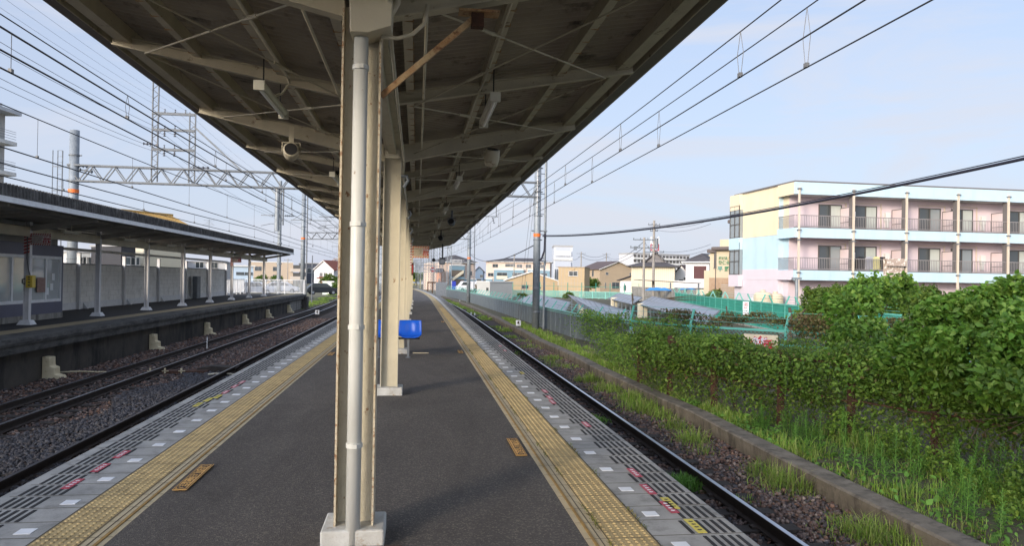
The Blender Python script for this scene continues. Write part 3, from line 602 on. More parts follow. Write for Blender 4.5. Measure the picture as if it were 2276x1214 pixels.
wrap = MB().box(XC-.124, XC+.124, 32.185, 32.197, 2.1, 3.2).build('warning_wrap', m_vwhite, can); b.build('warning_stripes', m_dred, wrap)
t = thing('phone_box', 'tall narrow brown box on a far post of the central canopy below the orange sign', 'box', (XC+.17, 32.2, 0)); MB().box(-.04, .06, -.1, .1, 1.75, 2.3).build('box_body', m_rust, t, bevel=.01)
MB().box(-.02, .04, -.11, -.1, 1.85, 2.2).build('door', m_dred, t)
# ---- hanging monitor
p = at(983, 580, 44)
t = thing('hanging_monitor', 'black boxed monitor hanging from a black pole at the far canopy end', 'monitor', p)
MB().box(-.17, .17, -.15, .15, -.2, .19).build('housing', m_black, t, bevel=.02); MB().box(-.14, .14, -.165, -.15, -.16, .1).build('screen', m_glass, t)
MB().box(-.13, .13, -.17, -.151, -.245, -.19).build('label_plate', m_galv, t); MB().cyl(0, 0, .19, 1.35, .035).build('pole', m_black, t); MB().box(-.08, .08, -.08, .08, 1.05, 1.3).build('bracket', m_black, t)
t = thing('bracket_lamp', 'round black lamp on a bracket just past the canopy end', 'lamp', at(964,578,47))
MB().tube([(0,-.2,0), (0,.0,0), (0,.12,0)], [.11,.12,.06], 14).build('lamp_head', m_black, t); MB().beam((0,0,.1), (0,0,.9), .03, .03).build('stem', m_black, t)
# ---- bench
bn = thing('bench', 'bench of two blue moulded plastic seats beside the second post', 'bench', (-.345, 14.95, 0))
fr = MB().box(-.52, .43, -.02, .03, .385, .42).build('frame', m_black, bn)
for x in (-.42, .2): MB().box(x-.022, x+.022, -.02, .025, 0.015, .385).build('leg', m_galvd, bn)
for x in (-.42, .2): MB().box(x-.05, x+.05, -.14, .14, 0.012, .02).build('foot', m_galvd, bn)
def seat():
    nu, nv = 15, 15; V = []; Fa = []
    path = [(-.22,.425), (-.225,.445), (-.20,.46), (-.12,.445), (0,.435), (.09,.44), (.155,.47), (.19,.52), (.205,.58), (.215,.64), (.225,.70), (.235,.745), (.245,.765), (.26,.765), (.262,.74)]
    for j, (y, z) in enumerate(path):
        wv = .215+.02*math.sin(j/14*math.pi)-(.02 if j < 2 else 0)
        for i in range(nu):
            u = -1+2*i/(nu-1); e = abs(u)**4*.035; sd_ = .02*(1-math.cos(u*math.pi*2))/2*(1 if 6 < j < 11 else .3)
            V.append((u*wv, y-(e if j > 6 else 0)-sd_*(j > 6), z+(e if j <= 6 else 0)-sd_*.4*(j <= 6)))
    for j in range(len(path)-1):
        for i in range(nu-1): Fa.append((j*nu+i, j*nu+i+1, (j+1)*nu+i+1, (j+1)*nu+i))
    o = npmesh('seat', V, Fa, m_blue, bn, True); md = o.modifiers.new('thick', 'SOLIDIFY'); md.thickness = .014; md.offset = -1; s2 = o.modifiers.new('sub', 'SUBSURF'); s2.levels = 1; s2.render_levels = 1; return o
s = seat(); s.location = (.235, 0, 0); s2 = s.copy(); COL.objects.link(s2); s2.location = (-.235, 0, 0)
p = gz(935, 787, 0); o = MB().box(-.17, .17, -.012, .012, .012, .028).build('floor_bar', m_stepc); o.location = p; tag(o, 'short pale metal bar lying on the asphalt beside the blue bench', 'bar')
# ================================================================== FAR CANOPY
fc = thing('platform_canopy', 'grey canopy over the far left platform with dark weathered roof edge', 'canopy'); A0, A1 = -28.0, 60.0
FE = -9.9
MB().prism([(FE,3.46), (FE,3.78), (FE-.12,3.80), (FE-2.3,3.52), (-15.4,3.75), (-15.4,3.66), (FE-2.3,3.42), (FE-.2,3.68), (FE-.05,3.46)], 'y', A0, A1).build('roof_sheet', m_asb, fc)
rl = MB(); y = A0
while y < A1: rl.tube([(FE-.0,y,3.5), (FE-.0,y,3.8)], .035, 5); y += .16
tag(rl.build('corrugation', m_asb, fc), kind='stuff')
MB().box(FE-.0, FE+.045, A0, A1, 3.33, 3.475).build('fascia', m_vwhite, fc)
MB().box(FE+.045, FE+.07, A0, A1, 3.33, 3.36).build('fascia_trim', m_vwhite, fc)
MB().prism([(FE-.05,3.42), (-12.1,3.26), (-15.3,3.5), (-15.3,3.52), (-12.1,3.28), (FE-.05,3.44)], 'y', A0, A1).build('underside', m_under, fc)
MB().box(-12.1, -11.92, A0, A1, 2.74, 3.04).build('girder', m_raft, fc); MB().box(-15.1, -14.95, A0, A1, 2.6, 2.72).build('rear_girder', m_wpost, fc)
fr0 = None
for i in range(15):
    y = 59.2-5*i
    if fr0 is None:
        fr0 = thing('post', None, None); fr0.parent = fc
        MB().box(-.07, .07, -.006, .006, .12, 3.2).build('web', m_wpost, fr0)
        for s_ in (-1, 1): MB().box(s_*.075-.006, s_*.075+.006, -.075, .075, .12, 3.2).build('flange', m_wpost, fr0)
        MB().add([(-.2,-.2,0), (.2,-.2,0), (.2,.2,0), (-.2,.2,0), (-.13,-.13,.14), (.13,-.13,.14), (.13,.13,.14), (-.13,.13,.14)], [(4,5,6,7), (0,1,5,4), (1,2,6,5), (2,3,7,6), (3,0,4,7)]).build('plinth', m_vwhite, fr0)
        raf = MB(); raf.beam((.1,0,3.0), (2.0,0,3.34), .09, .16); raf.beam((-.1,0,3.0), (-2.9,0,3.3), .09, .16); raf.build('rafter', m_under, fr0); c = fr0
    else: c = copy_tree(fr0, fc)
    c.location = (-12.0, y, 0)
for i in range(14):
    y = 56.7-5*i
    if i < 14:
        rf2 = MB().beam((-12.0,y,3.1), (FE-.05,y,3.38), .06, .1); rf2.build('rafter', m_under, fc)
k = MB()
for d in (-10.5, -11.2, -12.8, -13.6, -14.4): k.beam((d,A0,3.36 if d < -11.5 else 3.34), (d,A1,3.36 if d < -11.5 else 3.34), .06, .06)
k.build('purlins', m_under, fc)
f0 = None
for i in range(10):
    y = 55.5-5*i
    if f0 is None:
        f0 = thing('fluorescent_lamp', '', 'lamp'); MB().box(-.06, .06, 0, 1.2, 0, .06).build('housing', m_lamp, f0); MB().tube([(0,.05,-.015), (0,1.15,-.015)], .015, 6).build('tube', m_tube, f0); MB().beam((0,.6,.06), (0,.6,.35), .02, .02).build('hanger', m_lamp, f0); t = f0
    else: t = copy_tree(f0)
    t.location = (-11.6, y, 2.98); tag(t, 'fluorescent lamp under the far left canopy, %s from its far end' % ORD[i], group='fluorescent lamps under the far left canopy')
stopsign((-11.58, 24.05, 2.66), 0, .60, .36, 'red and white emergency stop sign on the nearest post of the far platform', m_signw, m_dred)
stopsign((-11.66, 48.95, 2.62), 0, .60, .36, 'small dark red emergency stop sign farther along the far platform', m_signw, m_dred)
for y in (24.2, 49.2):
    w = MB().box(-12.085, -11.915, y-.085, y-.078, 2.2, 2.8).build('warning_wrap', m_signw, fc); b = MB()
    for i in range(6): z = 2.2+i*.1; b.add([(-12.085,y-.088,z), (-11.915,y-.088,z+.05), (-11.915,y-.088,z+.1), (-12.085,y-.088,z+.05)], [(0,1,2,3)])
    b.build('warning_stripes', m_dred, w)
t = thing('emergency_phone', 'yellow telephone box on the nearest post of the far platform', 'telephone', (-11.86, 24.1, 1.15)); bb = MB().box(-.1, .1, -.1, .1, 0, .38).build('box_body', M('phone yellow', (0.62, 0.45, 0.05), rough=.5), t, bevel=.015)
for z in (.08, .17, .26, .33): MB().box(-.03, .03, -.115, -.1, z-.02, z+.02).build('button', m_black, bb); MB().tube([(-.1,-.12,.12), (-.17,-.14,.14), (-.17,-.14,.26), (-.1,-.12,.28)], .02, 6).build('handset', m_black, t); MB().tube([(-.02,0,.38), (-.08,-.0,.6), (-.12,0,.9), (-.12,0,1.6)], .015, 6).build('cable', m_galvd, t)
# block wall with posts
bw = thing('block_wall', 'white painted block wall with grey posts at the back of the far platform', 'wall')
MB().box(-15.25, -15.0, 20, 59.4, .3, 2.0).build('blocks', m_block, bw)
MB().box(-15.27, -14.97, 20, 59.4, 0, .31).build('base_course', m_vwhite, bw); MB().box(-15.28, -14.98, 20, 59.4, 2.0, 2.05).build('coping', m_galvd, bw)
j = MB()
for r in range(1, 7): j.box(-15.0, -14.996, 20, 59.4, .3+r*.24, .306+r*.24)
for r in range(7):
    y = 20.3+(.6 if r % 2 else 0)
    while y < 59: j.box(-15.0, -14.9955, y, y+.008, .3+r*.24, .54+r*.24); y += 1.2 if r % 3 else .9
tag(j.build('mortar_joints', M('mortar', (0.46, 0.45, 0.43), rough=.9), bw), kind='stuff')
for i in range(8): MB().box(-14.995, -14.85, 24.35+i*5-.06, 24.35+i*5+.06, 0.0, 2.5).build('post', m_wpost, bw)
for i in range(8): MB().prism([(-14.96,0), (-14.75,0), (-14.96,.3)], 'y', 24.9+i*5, 25.02+i*5).build('foot_brace', m_vwhite, bw)
t = thing('cabinet', 'narrow dark grey cabinet standing against the block wall', 'cabinet', (-14.6, 50.6, 0)); MB().box(-.15, .15, -.4, .4, 0.02, 1.5).build('cabinet_body', m_galvd, t, bevel=.02); MB().box(.15, .16, -.35, .35, .1, 1.4).build('door', m_galvd, t)
# waiting room
wr = thing('waiting_room', 'navy waiting room with large sliding windows on the far platform', 'building')
Wy0, Wy1 = 10.0, 28.05; WX = -12.72
MB().box(-15.1, WX, Wy0, Wy1, 2.2, 2.6).build('header', m_navy, wr); MB().box(-15.1, WX, Wy0, Wy1, .2, .6).build('dado', m_navy, wr)
MB().box(-15.1, WX+.01, Wy0, Wy1+.01, 0.001, .2).build('plinth', m_conc, wr); MB().box(WX-.12, WX+.0, Wy1-.16, Wy1, .6, 2.2).build('corner_post', m_navy, wr)
MB().box(-15.1, -15.0, Wy0, Wy1, .6, 2.2).build('rear_wall', cm('room wall', (.45, .44, .4)), wr); MB().box(-15.0, WX-.02, Wy1-.08, Wy1-.002, .6, 2.2).build('end_wall', m_navy, wr)
MB().box(-15.0, WX-.12, Wy0, Wy1-.1, .2, .22).build('floor', m_conc, wr)
MB().box(-15.1, WX-.2, Wy0, Wy1, 2.601, 3.3).build('upper_panel', M('steel panel', (.3, .31, .32), (.25, .26, .27), 2, .5), wr)
y = Wy1-.16
for i in range(8):
    w = 2.06; f = MB(); a, b_ = y-w, y
    f.box(WX-.1, WX+.02, a, a+.06, .6, 2.2); f.box(WX-.1, WX+.02, b_-.06, b_, .6, 2.2); f.box(WX-.1, WX+.02, a+.06, b_-.06, 2.1, 2.2); f.box(WX-.1, WX+.02, a+.06, b_-.06, .6, .7)
    f.box(WX-.08, WX+.0, (a+b_)/2-.05, (a+b_)/2+.05, .7, 2.1)
    o = f.build('window', m_alu, wr); MB().box(WX-.05, WX-.04, a+.06, b_-.06, .7, 2.1).build('pane', m_clear, o)
    y -= w+.05
po = MB().box(WX+.022, WX+.03, 26.2, 26.75, .95, 1.45).build('poster', M('brown poster', (.2, .1, .08), (.3, .2, .18), 20), wr)
for (yy, zz) in ((27.2, 1.0), (27.3, 1.35), (26.9, .85)): MB().box(WX-.03, WX-.025, yy, yy+.2, zz, zz+.25).build('notice', m_white, wr)
t = thing('seat_row', 'row of seats inside the waiting room', 'seat'); 
for i in range(8): MB().prism([(-14.7,.22+.2), (-14.2,.22+.2), (-14.2,.47), (-14.62,.47), (-14.72,.95), (-14.78,.95)], 'y', 14+i*1.5, 14.5+i*1.5).build('seat', m_galvd, t)
t = thing('advert_panel', 'pale blue advertising board inside the waiting room', 'board', (-14.95, 24.5, 0)); MB().box(0, .04, -1.6, 1.6, 1.0, 1.9).build('panel', cm('advert', (.35, .5, .5)), t); MB().box(.04, .05, -1.2, 1.2, 1.1, 1.6).build('picture', cm('advert2', (.6, .6, .5)), t)
# white railing fence at the end of the far platform
def railing(name, label, a, b_, h, n, mat, cat='fence', z=0.0, r=.022, posts=4, group=None):
    a, b_ = Vector(a), Vector(b_); t = thing(name, label, cat, group=group)
    fr_ = MB(); fr_.beam(a+Vector((0,0,h)), b_+Vector((0,0,h)), .05, .05); fr_.beam(a+Vector((0,0,.12)), b_+Vector((0,0,.12)), .05, .05); fr_.build('rail', mat, t)
    k = MB()
    for i in range(n): p = a.lerp(b_, (i+.5)/n); k.tube([p+Vector((0,0,.14)), p+Vector((0,0,h-.02))], r, 4, False)
    tag(k.build('baluster', mat, t), kind='stuff' if n > 100 else None)
    for i in range(posts+1): p = a.lerp(b_, i/posts); MB().beam(p, p+Vector((0,0,h+.03)), .08, .08).build('post', mat, t)
    return t
railing('white_fence', 'white steel railing along the back of the far platform end', (-15.1, 59.6, 0), (-15.0, 65.8, 0), 1.25, 34, m_vwhite, posts=5)
railing('white_fence', 'white steel railing across the end of the far platform', (-14.9, 66, 0), (-9.9, 66, 0), 1.25, 44, m_vwhite, posts=3)
# ================================================================== CATENARY
def truss(mb, a, b, h, n, w=.35):
    a, b = Vector(a), Vector(b); up = Vector((0,0,h)); off = Vector((0,w/2,0))
    for s in (-1, 1):
        o = off*s
        mb.beam(a+o, b+o, .075, .075); mb.beam(a+o+up, b+o+up, .075, .075)
        for i in range(n):
            p = a.lerp(b, i/n)+o; q = a.lerp(b, (i+.5)/n)+o; r = a.lerp(b, (i+1)/n)+o
            mb.beam(p+up, q, .045, .045); mb.beam(q, r+up, .045, .045)
    for i in range(0, n+1): p = a.lerp(b, i/n); mb.beam(p-off+up, p+off+up, .04, .04); mb.beam(p-off, p+off, .04, .04)
def insul(mb, p, d, n=4, r=.07, L_=.4):
    p = Vector(p); d = Vector(d).normalized(); pts = []; rs = []
    for i in range(n):
        t = L_*i/n; pts += [p+d*t, p+d*(t+L_/n*.35), p+d*(t+L_/n*.5)]; rs += [r*.35, r, r*.35]
    mb.tube(pts, rs, 8)
def bigpole(label, x, y, z0_, z1_, r, band, group='round catenary poles'):
    t = thing('catenary_pole', label, 'pole', (x, y, z0_), group=group)
    MB().tube([(0,0,0), (0,0,z1_-z0_)], [r*1.06, r*.93], 20).build('pole', m_galv, t, smooth=True)
    if band: b = band-z0_; MB().cyl(0, 0, b-.09, b+.09, r*1.02+.004, n=20).build('orange_band', m_band, t)
    c = MB()
    for z in np.arange(1.0, z1_-z0_, 1.3): c.cyl(0, 0, z-.03, z+.03, r*1.08, n=16); c.box(r*.9, r*1.5, -.03, .03, z-.03, z+.03)
    c.build('clamp', m_galvd, t); return t
P1 = (6.44, 38.5)
p1 = bigpole('large round grey pole with orange band beside the right fence', *P1, -1.1, 9.5, .19, 4.05)
side = MB().cyl(.45, .1, 0, 10.2, .055, n=8)
side.build('side_pipe', m_galv, p1); sb_ = MB()
for z in (.35, 2.1, 3.9, 5.2, 6.3, 7.4, 8.5, 9.3): sb_.beam((.15,0,z), (.48,.1,z), .03, .04)
sb_.cyl(.50, .1, 3.5, 9.9, .03, n=6); sb_.box(-.3, .55, -.06, .06, 5.35, 5.42); sb_.build('side_bracket', m_galvd, p1)
iw = MB()
for i in range(9): insul(iw, (-.05, -.25, 9.0-i*.28), (0,0,-1), 1, .07, .2)
iw.tube([(-.05,-.25,9.6), (-.05,-.25,6.2)], .02, 5); iw.build('insulator_string', m_ceram, p1)
p1b = bigpole('thick grey pole with orange band behind the far left canopy', -17.05, 38.5, -1.3, 8.75, .235, 5.7)
ld = MB()
for x in (-.95, -.72): ld.cyl(x, -.1, 3.5, 9.0, .022, n=5)
ld.cyl(-.5, -.1, 3.5, 9.0, .03, n=5)
for z in np.arange(3.6, 9, .3): ld.beam((-.72,-.1,z), (-.5,-.1,z), .02, .02)
for z in (5, 7, 8.2): ld.beam((-.95,-.1,z), (0,0,z), .04, .04)
ld.build('ladder', m_galvd, p1b)
ii = MB(); insul(ii, (.2,0,8.3), (1,.1,-.1), 3, .1, .5); insul(ii, (.2,0,8.1), (1,.1,-.15), 3, .1, .8); ii.build('insulator', m_galvd, p1b)
g1 = thing('catenary_gantry', 'long lattice girder across all tracks carrying a square steel frame', 'gantry', (0, 38.5, 0))
mb = MB(); truss(mb, (-17.3,0,6.22), (6.6,0,6.12), .78, 22); mb.build('truss', m_truss, g1)
mb = MB()
for x, zt in ((-13.25, 12.6), (-11.45, 9.9)):
    for s in (-.14, .14): mb.beam((x+s,0,6.3), (x+s,0,zt), .05, .08)
    for z in np.arange(6.5, zt-.4, .5): mb.beam((x-.14,0,z), (x+.14,0,z+.25), .03, .03); mb.beam((x+.14,0,z+.25), (x-.14,0,z+.5), .03, .03)
mb.build('frame_leg', m_truss, g1)
mb = MB()
for z in (9.78, 8.95, 7.95): mb.beam((-13.4,0,z), (-11.35,0,z), .1, .13); mb.beam((-13.2,0,z-.3), (-12.95,0,z-.05), .03, .03)
mb.build('crossarm', m_truss, g1)
mb = MB(); mb.beam((-11.4,0,9.2), (-9.0,0,7.0), .07, .09); mb.build('diagonal_stay', m_galvd, g1)
mb = MB()
for z in (9.85, 9.02, 8.02):
    for x in (-12.8, -12.3, -11.8)[:3 if z > 9.5 else 2]:
        insul(mb, (x, 0, z), (0,0,1), 2, .05, .22)
        if z < 9.5: insul(mb, (x, 0, z-.1), (0,0,-1), 3, .08, .36)
insul(mb, (-13.4,0,8.2), (-1,0,.05), 3, .08, .5); insul(mb, (-10.6,0,7.1), (-1,0,-.02), 4, .09, .9); mb.build('insulator', m_insd, g1)
mb = MB()
def contact_arm(mb, x, y0_=0, s=1, zb=6.1):
    mb.cyl(x, y0_, 4.25, zb, .04, n=6); mb.beam((x-1.1*s,y0_,4.75), (x+.6*s,y0_,4.75), .04, .04)
    mb.tube([(x-1.1*s,y0_,4.2), (x-.6*s,y0_,4.32), (x-.1*s,y0_,4.3), (x,y0_,4.75)], .016, 5); insul(mb, (x+.1,y0_,4.75), (1,0,0), 5, .07, .45); insul(mb, (x-.55,y0_,4.75), (1,0,0), 5, .07, .45)
contact_arm(mb, -6.9, s=1); contact_arm(mb, -4.0); mb.build('registration_arm', m_galvd, g1)
mb = MB(); mb.cyl(-7.2, 0, 3.95, 6.2, .13, n=12); mb.beam((-7.55,0,6.15), (-7.2,0,5.75), .06, .06); mb.beam((-6.85,0,6.15), (-7.2,0,5.75), .06, .06); mb.build('drop_post', m_galv, g1, smooth=False)
mb = MB()
mb.beam((4.2,0,6.1), (4.2,0,5.0), .05, .05); mb.beam((3.1,0,6.1), (3.1,0,5.0), .05, .05); mb.beam((3.0,0,5.0), (4.3,0,5.0), .05, .05); mb.beam((3.2,0,5.0), (3.2,0,4.5), .03, .03); insul(mb, (3.2,0,4.95), (.2,0,-1), 3, .06, .4); insul(mb, (4.0,0,4.95), (.3,0,-1), 3, .06, .4)
mb.build('registration_arm', m_galvd, g1)
# second portal
bigpole('grey pole with orange band at the end of the far platform', -10.75, 70.5, -1.2, 10.5, .2, 5.2)
bigpole('distant grey pole with orange band beside the curving right fence', 5.75, 80, -1.2, 9.6, .2, 3.9)
t = thing('steel_pipe_pole', 'slim steel pipe pole just right of the distant banded pole', 'pole', (6.35, 80, -1.2)); MB().cyl(0, 0, 0, 11, .05, n=6).build('pole', m_galvd, t)
for z in (3, 5.5, 8): MB().beam((-.5,0,z), (.1,0,z), .04, .05).build('bracket', m_galvd, t)
g2 = thing('catenary_gantry', 'second lattice girder across the tracks past the platform end', 'gantry', (0, 78, 0))
mb = MB(); truss(mb, (-11.6,0,5.5), (5.7,0,5.9), .7, 16); mb.build('truss', m_truss, g2)
mb = MB(); mb.beam((2.2,0,5.9), (2.2,0,4.9), .06, .06); mb.beam((3.4,0,5.9), (3.4,0,4.9), .06, .06); mb.beam((2.1,0,4.9), (3.6,0,4.9), .06, .06); mb.beam((-7.4,0,5.5), (-7.4,0,4.2), .08, .08); mb.beam((-9,0,4.8), (-6,0,4.8), .05, .05); mb.build('registration_arm', m_galvd, g2)
mb = MB(); mb.beam((-13.2,0,7.5), (-9.0,0,7.5), .08, .08); mb.beam((-13,0,7.5), (-10.9,0,9), .05, .05); mb.beam((-9.1,0,7.5), (-10.9,0,9), .05, .05); mb.beam((-10.4,0,6.7), (-7.3,0,6.9), .06, .06); mb.beam((-7.3,0,6.9), (-7.3,0,5.9), .05, .05); mb.build('upper_arm', m_galvd, g2)
def pole(label, px, pyb, Y, ztop, r, mat=m_galvd, zb=-1.3, name='slim_pole', cat='pole'):
    p = at(px, pyb, Y); t = thing(name, label, cat, (p.x, p.y, zb)); MB().tube([(0,0,0), (0,0,ztop-zb)], [r, r*.8], 10).build('pole', mat, t)
    b = MB()
    for z in (2.5, 4, 6): b.cyl(0, 0, z, z+.12, r*1.25, n=8)
    b.build('collar', mat, t); return t
pole('tall plain grey pole rising behind the end of the far canopy', 621, 540, 72, 10.8, .2, m_galv)
pole('thin tall pole just left of the banded pole at the far platform end', 681, 600, 72, 11, .07)
pole('thin bare pole standing by the dark grey apartments', 694, 600, 78, 3.8, .06)
def lattice(label, px, Y, zt, w, mat=m_galv, arms=()):
    p = at(px, 620, Y); t = thing('lattice_mast', label, 'mast', (p.x, Y, -1.3), group='lattice catenary masts'); b = MB(); h = zt+1.3
    for sx in (-1, 1):
        for sy in (-1, 1): b.beam((sx*w/2,sy*w/2,0), (sx*w/2,sy*w/2,h), .07, .07)
    n = int(h/(w*1.1)); 
    for i in range(n):
        z, z2 = i*h/n, (i+1)*h/n; s = 1 if i % 2 else -1
        for sy in (-1, 1): b.beam((-w/2*s,sy*w/2,z), (w/2*s,sy*w/2,z2), .045, .045); b.beam((w/2*s,sy*w/2,z), (-w/2*s,sy*w/2,z2), .035, .035)
        b.beam((-w/2,-w/2,z2), (w/2,-w/2,z2), .045, .045)
    b.build('lattice', mat, t)
    if arms:
        b = MB()
        for (x0, x1, z) in arms: b.beam((x0,0,z), (x1,0,z), .09, .09); b.beam((x0,0,z+.6), (x1,0,z+.6), .07, .07); [b.beam((x0+(x1-x0)*q/6,0,z), (x0+(x1-x0)*(q+.5)/6,0,z+.6), .05, .05) for q in range(6)]
        b.build('cross_truss', mat, t)
    return t
lattice('lattice mast beside the left track partly behind the rusty column', 757, 84, 8.5, .55, arms=((0, 9, 5.6),))
lattice('tall pale lattice mast beyond the right side of the platform end', 998, 108, 6.9, .65)
lattice('dark lattice mast at the curve just past the platform end', 980, 116, 7.6, .6, m_galvd, arms=((-9, 0, 4.2),))
for i, (px, Y, zt) in enumerate(((968,135,7.5), (955,150,8), (944,160,9), (938,175,9.5), (932,190,9), (926,205,10), (948,215,10.5), (961,180,9), (846,150,8.5), (853,175,9), (850,130,8), (921,240,11), (935,250,11), (953,235,11))):
    lattice('distant lattice catenary mast over the tracks, %s from near' % ORD[i], px, Y, zt, .55, m_galvd if i % 2 else m_galv, arms=((-8, 0, zt-3.5-(i % 3)*.7),) if i % 2 == 0 else ((-6,0,zt-3),))
# ---- overhead wires
def wire(label, pts, r=.011, mat=None, name='overhead_wire', sag=0.0, seg=14):
    pts = [Vector(p) for p in pts]; P_ = []
    for a, b in zip(pts[:-1], pts[1:]):
        for i in range(seg): u = i/seg; p = a.lerp(b, u); p.z -= sag*4*u*(1-u); P_.append(p)
    P_.append(pts[-1]); t = thing(name, label, 'wire', group='overhead wires'); MB().tube(P_, r, 5).build('wire', mat or m_wire, t); return t, P_
def cat(label, x, zc, zm, ys, step=5, sagm=.35, r=.0085, rm_=.008, loop=True, ph=0):
    t = thing('overhead_line', label, 'wire', group='overhead wires')
    a = []; b = []
    for y0_, y1_ in zip(ys[:-1], ys[1:]):
        for i in range(16):
            u = i/16; y = y0_+(y1_-y0_)*u; a.append((x+xo(y), y, zc)); b.append((x+xo(y), y, zm-sagm*4*u*(1-u)))
    a.append((x+xo(ys[-1]), ys[-1], zc)); b.append((x+xo(ys[-1]), ys[-1], zm))
    MB().tube(a, r, 5).build('contact_wire', m_wire, t); MB().tube(b, rm_, 5).build('messenger_wire', m_wire, t)
    y = ys[0]+ph
    B = np.array(b)
    while y < 90:
        d = MB(); zt = np.interp(y, B[:, 1], B[:, 2]); xx = x+xo(y)
        if loop: d.tube([(xx,y-.02,zc), (xx,y-.08,(zc+zt)/2), (xx,y-.0,zt)], .004, 4, False); d.tube([(xx,y+.02,zc), (xx,y+.08,(zc+zt)/2), (xx,y+.0,zt)], .004, 4, False)
        else: d.tube([(xx,y,zc), (xx,y,zt)], .005, 4, False)
        d.box(xx-.02, xx+.02, y-.03, y+.03, zc, zc+.05); d.build('dropper', m_drop, t); y += step
    return t
P_ = at(1764,143,8.0)
cat('inner catenary line above the right track with looped droppers', 3.72, 4.07, 5.0, [-10, 38.5, 78, 118, 160], ph=18.0, sagm=.42)
cat('outer catenary line above the right track with looped droppers', 4.32, 4.10, 5.15, [-10, 38.5, 78, 118, 160], ph=17.6, sagm=.40)
cat('inner heavy catenary line above the near left track', -4.55, 4.08, 4.75, [-10, 38.5, 78, 118, 160], ph=2, r=.012, sagm=.3)
cat('outer heavy catenary line above the near left track', -4.95, 4.08, 4.85, [-10, 38.5, 78, 118, 160], ph=4.5, r=.012, rm_=.014, sagm=.3, loop=False)
cat('catenary line above the track beside the far platform', -7.8, 4.0, 5.1, [-10, 38.5, 78, 118, 160], ph=1, sagm=.3, r=.014, rm_=.012, loop=False)
cat('lower catenary line hung close beside the far canopy', -8.2, 3.55, 4.0, [-10, 38.5, 78, 118, 160], ph=3, sagm=.2, r=.012, rm_=.014, loop=False)
tower = [(-12.8,9.98), (-12.3,9.98), (-11.8,9.98), (-12.8,8.7), (-12.3,8.7), (-12.8,7.7), (-12.3,7.7)]
names = ['topmost left feeder','topmost middle feeder','topmost right feeder','second row left feeder','second row right feeder','lowest left feeder','lowest right feeder']
for i, (x, z) in enumerate(tower):
    wire('%s wire running from the square frame on the gantry' % names[i], [(x+2.0, -6, z+.4), (x, 38.5, z), (x+1.5, 78, z-.6), (x+1, 120, z)], .004 if i < 3 else .008, sag=.9)
# thick black service cable from the banded pole towards the right
t, _ = wire('thick black cable sagging from the banded pole to the upper right', [(P1[0]+.3, 38.4, 4.0), pd(2290,350,13.0)], .033, m_cable, 'service_cable', sag=.38, seg=40)
e_ = pd(2290,350,13.0); g_ = e_+(e_-_[-6])*9; MB().tube([e_, e_.lerp(g_, .5)+Vector((0,0,.1)), g_+Vector((0,0,1.0))], .033, 5).build('wire', m_cable, t)
MB().tube([v+Vector((0,0,.055)) for v in _], .012, 5).build('strand', m_cable, t)
wire('black cable from banded pole sloping left toward the apartments', [(P1[0], 38.5, 3.6), pd(1040,560,110), ], .03, m_cable, 'service_cable', sag=1.2, seg=20)
c = MB().tube([(6.85,38.3,4.15), (6.8,38.2,3.2), (6.65,38.2,2.75), (6.55,38.3,2.7)], .05, 6).build('cable_tail', m_cable); tag(c, 'thick black cable tail hanging down the side of the banded pole', 'cable')
for i, (x, xe) in enumerate(((6.1, 5.2), (6.25, 5.35))): wire('thin %s guy wire slanting down to the board marked 4' % ('left' if i == 0 else 'right'), [(x, 38.3, 6.1), (xe, 37.0, -.9)], .008, name='guy_wire')
# ================================================================== BUILDINGS
GZ = -1.4
def frame2(a, b):
    A = pd(a[0], 620, a[1]); B = pd(b[0], 620, b[1]); A.z = B.z = 0; d = B-A; return A, d.length, math.atan2(d.y, d.x)
m_dkroof = cm('dark roof tiles', (.07,.065,.07), bump=.3); m_fr = cm('window frame', (.35,.34,.32)); m_frd = cm('dark window frame', (.08,.075,.07), rough=.5)
def window(par, u, z, w, h, v=0.0, side='f', fr=None, gl=None, name='window', sill=True, mull=1):
    fr = fr or m_fr; gl = gl or m_glass; t = .05; b = MB()
    def bx(mb, a0, a1, d0, d1, c0, c1):
        if side == 'f': mb.box(a0, a1, v-d1, v-d0, c0, c1)
        else: mb.box(v-d1, v-d0, a0, a1, c0, c1)
    bx(b, u, u+w, .003, .06, z, z+t); bx(b, u, u+w, .003, .06, z+h-t, z+h); bx(b, u, u+t, .003, .06, z+t, z+h-t); bx(b, u+w-t, u+w, .003, .06, z+t, z+h-t)
    for i in range(mull): x = u+w*(i+1)/(mull+1); bx(b, x-.025, x+.025, .003, .05, z+t, z+h-t)
    if sill: bx(b, u-.05, u+w+.05, .06, .12, z-.03, z+.02)
    o = b.build(name, fr, par); g_ = MB(); bx(g_, u+t, u+w-t, .004, .03, z+t, z+h-t); g_.build('pane', gl, o); return o
